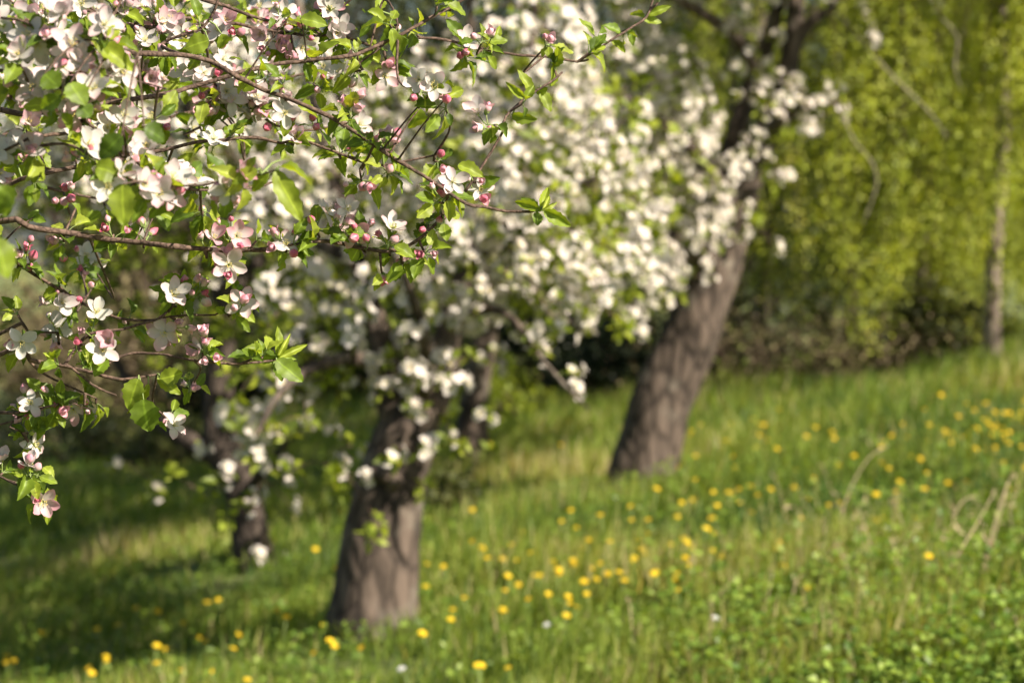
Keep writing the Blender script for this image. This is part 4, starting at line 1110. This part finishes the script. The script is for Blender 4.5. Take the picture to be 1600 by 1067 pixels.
for c in clusters:
    d2 = (NUV[:, 0] - c['u']) ** 2 + (NUV[:, 1] - c['v']) ** 2
    if c['d'] is not None: d2 = d2 + ((ND - c['d']) * 160) ** 2
    j = int(np.argmin(d2)); bp = NP_[j]
    dep = c['d'] if c['d'] is not None else float(np.clip(ND[j] + rng.uniform(-.05, .03), 3.28, 3.48))
    ctr = P(c['u'], c['v'], dep)
    # the spur: from the wood most of the way to the cluster
    gap = np.linalg.norm(ctr - bp)
    node = ctr + (bp - ctr) * min(.65, .016 / max(gap, 1e-4)) + np.array([0, .010, -.006])
    mb = MB()
    mid = (bp + node) / 2 + rng.normal(0, .004, 3)
    mid = mid + np.array([0, 0, -.12 * gap])
    l, r = smooth_line([bp, mid + rng.normal(0, .10 * gap, 3), node], [.0026, .0019, .0018] if gap < .04 else [.0021, .0016, .0014], .008)
    tube(mb, l, r, 6, 0, .08)
    subs = []
    for (u, v, dd, k) in c['it']:
        q = P(u, v, dep + rng.uniform(-.02, .02))
        out = norm(q - node)
        if k == 'f':
            f = norm(TOCAM(q) * .75 + S * .45 + out * .6 + rng.normal(0, .42, 3)); size = .0232 * rng.uniform(.88, 1.12)
            back = q - f * size * .2
        else:
            f = norm(out * 1.0 + np.array([0, 0, .25]) + rng.normal(0, .3, 3)); size = .0168 * rng.uniform(.6, 1.12)
            back = q - f * size * .5; q = back
        ctrl = (node + back) / 2 + np.array([0, 0, -.004]) - f * .006
        l, r = smooth_line([node, ctrl, back], [.0009, .0008, .0010], .006)
        tube(mb, l, r, 5, 1, 0, rng.random())
        subs.append((k, q, f, size))
    n_fc += 1
    single = n_fc <= 100
    if single: o = mb.build("flower_cluster", [M['twig'], M['stalk']], near_tree)
    else: merge_into(extra_fc, mb, [0, 1], np.eye(4))
    for k, q, f, size in subs:
        if k == 'f': me = random.choice(FLOWERS[:7]) if random.random() < .93 else FLOWERS[7]
        else: me = random.choice(BUDS + BUDS[2:3] + BUDS[4:5])
        rot = Vector(f).to_track_quat('Z', 'Y').to_matrix().to_4x4() @ Matrix.Rotation(random.uniform(0, 6.28), 4, 'Z')
        if not single:
            merge_into(extra_fc, RAW[me.name][0], RAW[me.name][1], np.array(Matrix.Translation(Vector(q)) @ rot @ Matrix.Scale(size, 4))); continue
        fo = bpy.data.objects.new("flower" if k == 'f' else "bud", me); col.objects.link(fo); fo.parent = o
        fo.matrix_local = Matrix.Translation(Vector(q - tb)) @ rot @ Matrix.Scale(size, 4)
    nl = rng.integers(4, 8)
    lm = MB()
    dirs = rdir(nl) + norm(node - bp + 1e-6) * .3 + np.array([0, .15, -.1])
    nrm = rdir(nl) * .65 + S[None] * .9 + np.array([0, -.3, .3])
    petioled(lm, node, dirs, nrm, rng.uniform(.016, .036, nl), rng.uniform(.006, .016, nl))
    if single: lm.build("leaves", [M['leaf'], M['stalk']], o)
    else: merge_into(extra_fc, lm, [7, 1], np.eye(4))

if extra_fc.n: tag(extra_fc.build("blossoms", REST_MATS, near_tree), kind="stuff")

# leaf rosettes on spurs all along the wood
sel = [i for i in range(len(NUV)) if -60 < NUV[i, 0] < 1060 and -60 < NUV[i, 1] < 830]
random.shuffle(sel)
taken = []
for i in sel:
    u, v = NUV[i]
    if any((u - a) ** 2 + (v - b) ** 2 < 27 ** 2 for a, b in taken): continue
    taken.append((u, v))
taken = taken[:105]
rest_leaves = MB()
for k, (u, v) in enumerate(taken):
    i = int(np.argmin((NUV[:, 0] - u) ** 2 + (NUV[:, 1] - v) ** 2)); bp = NP_[i]
    mb = rest_leaves if k >= 99 else MB()
    sd = norm(rdir(1)[0] + [0, -.1, .25]); node = bp + sd * rng.uniform(.006, .022)
    l, r = smooth_line([bp, (bp + node) / 2, node], [.0022, .0018, .0018], .006); tube(mb, l, r, 5, 2, .08)
    nl = rng.integers(3, 7)
    dirs = rdir(nl) + sd * .8
    petioled(mb, node, dirs, rdir(nl) * .65 + S[None] * .9 + np.array([0, -.3, .3]), rng.uniform(.014, .034, nl), rng.uniform(.005, .014, nl))
    if k < 99: mb.build("leaf_shoot", [M['leaf'], M['stalk'], M['twig']], near_tree)

# the single leaves that stand out: base -> tip, width px, depth, brightness
BL = [(845,330,800,312,18,3.37,.6),(850,330,896,353,24,3.36,.6),(846,328,856,284,16,3.38,.8),(842,330,815,306,16,3.38,.5),(840,332,838,352,16,3.37,.4),(850,326,872,318,10,3.36,.9),(846,328,878,330,14,3.4,.6),(848,330,862,300,9,3.36,.95),
      (432,562,367,548,26,3.36,.5),(434,558,438,508,15,3.37,.7),(434,560,484,536,12,3.36,.85),(432,562,472,598,30,3.35,.45),(430,562,446,592,24,3.38,.3),(434,560,462,556,15,3.4,.5),(430,560,402,540,14,3.4,.7),(434,558,455,520,10,3.36,.9),
      (216,592,198,640,34,3.33,.6),(224,624,228,676,42,3.33,.35),(250,592,286,586,28,3.35,.7),(246,590,282,618,18,3.36,.75),(232,600,205,650,16,3.35,.8),
      (152,68,214,108,32,2.78,.8),(170,62,186,32,22,2.78,.85),(165,95,150,60,20,2.78,.8),(215,100,200,118,24,2.9,.4),(430,268,470,348,32,2.8,.75),(402,266,360,284,22,2.8,.7),(438,262,490,266,16,2.8,.7),(420,270,390,300,22,2.82,.6),(440,250,446,232,10,2.85,.8),
      (192,288,188,352,40,2.75,.7),(190,212,152,248,36,2.7,.1),(150,262,190,268,44,2.8,.6),(225,200,262,218,34,2.7,.1),(70,115,90,140,36,2.75,.25),(95,150,60,175,30,2.75,.3),(110,130,130,165,36,2.75,.45),(125,165,140,185,28,2.75,.15),
      (-6,372,10,436,44,2.3,.6),(0,290,22,336,40,2.55,.45),(10,300,-12,345,40,2.5,.4),(655,170,648,208,32,3.3,.6),(612,46,622,90,22,3.36,.6),(700,8,732,20,22,3.36,.6),(575,18,616,34,22,3.4,.7),(716,258,757,272,24,3.36,.75),(574,222,542,228,28,3.37,.15),(596,238,574,242,22,3.37,.15),
      (326,64,288,72,30,3.3,.6),(346,54,353,80,26,3.3,.6),(52,217,66,250,24,3.36,.7),(58,238,78,262,22,3.36,.6),(24,255,8,275,22,3.3,.6),(40,258,28,284,22,3.3,.55),(112,200,130,236,22,3.3,.7),(395,122,378,142,24,3.3,.6),(455,22,432,22,20,3.2,.7),(470,30,512,36,26,3.3,.6),
      (250,262,282,302,22,3.5,.4),(700,150,730,135,20,3.2,.8),(690,130,672,160,22,3.2,.5),(860,135,870,100,18,3.5,.8),(832,147,812,106,16,3.5,.8),(838,145,856,140,14,3.5,.7),(820,155,790,130,14,3.5,.7),(845,140,860,175,18,3.5,.7),(800,180,838,190,20,3.5,.6),(1008,28,980,16,14,3.7,.8),(1012,24,1050,8,14,3.7,.7),(985,45,988,72,12,3.7,.5),(955,65,985,80,14,3.7,.8),(1005,30,1035,36,14,3.7,.7),
      (690,345,668,332,14,3.38,.5),(704,338,722,334,16,3.36,.85),(694,350,696,376,18,3.36,.6),(560,388,550,408,26,3.36,.7),(600,396,602,415,22,3.36,.45),(196,378,188,392,20,3.36,.7),(245,330,280,340,16,3.34,.65),(240,332,236,312,16,3.36,.6),(250,325,262,362,22,3.4,.35),(45,345,62,328,14,3.36,.4),(45,345,26,352,14,3.36,.5),(52,340,70,345,14,3.36,.4),
      (60,610,45,590,22,3.36,.5),(68,730,85,742,18,3.35,.85),(60,740,40,775,26,3.37,.25),(55,745,70,770,20,3.37,.2),(70,650,62,690,18,3.36,.45),(30,672,22,690,18,3.36,.55),(130,560,150,540,26,3.35,.6),(178,545,130,570,26,3.36,.6),(382,474,386,500,18,3.36,.45),(350,490,338,478,16,3.36,.6),(370,495,390,520,14,3.36,.5),(290,440,245,436,24,3.37,.45),(270,450,245,470,22,3.37,.5),(285,470,278,496,16,3.35,.75),(288,436,286,420,10,3.36,.7)]
for (u0, v0, u1, v1, wpx, d, bright) in BL:
    a, b_ = P(u0, v0, d), P(u1, v1, d + rng.uniform(-.012, .012))
    ln = np.linalg.norm(b_ - a); dirv = norm(b_ - a)
    j = int(np.argmin(np.sum((NP_ - a) ** 2, 1)))
    far = np.linalg.norm(NP_[j] - a)
    if far < .2:
        l, r = smooth_line([NP_[j], (NP_[j] + a) / 2 + [0, 0, .004], a], [.0016, .0012, .001], .01)
        tube(rest_leaves, l, r, 5, 1 if far < .05 else 2, 0)
    nrm = norm(TOCAM(a) * .75 + S * .35 + rng.normal(0, .25, 3))
    T_ = LEAVES[int(rng.integers(0, 3))]
    Mx = frames(dirv[None], nrm[None])
    wid = wpx * d / FPX
    Mx = Mx * np.array([wid / .58, ln, ln])[None, None, :]
    rest_leaves.inst(T_[0], T_[1], None, Mx, a[None], 0, np.array([bright]), T_[2])
tag(rest_leaves.build("leaves", [M['leaf'], M['stalk'], M['twig']], near_tree), kind="stuff")
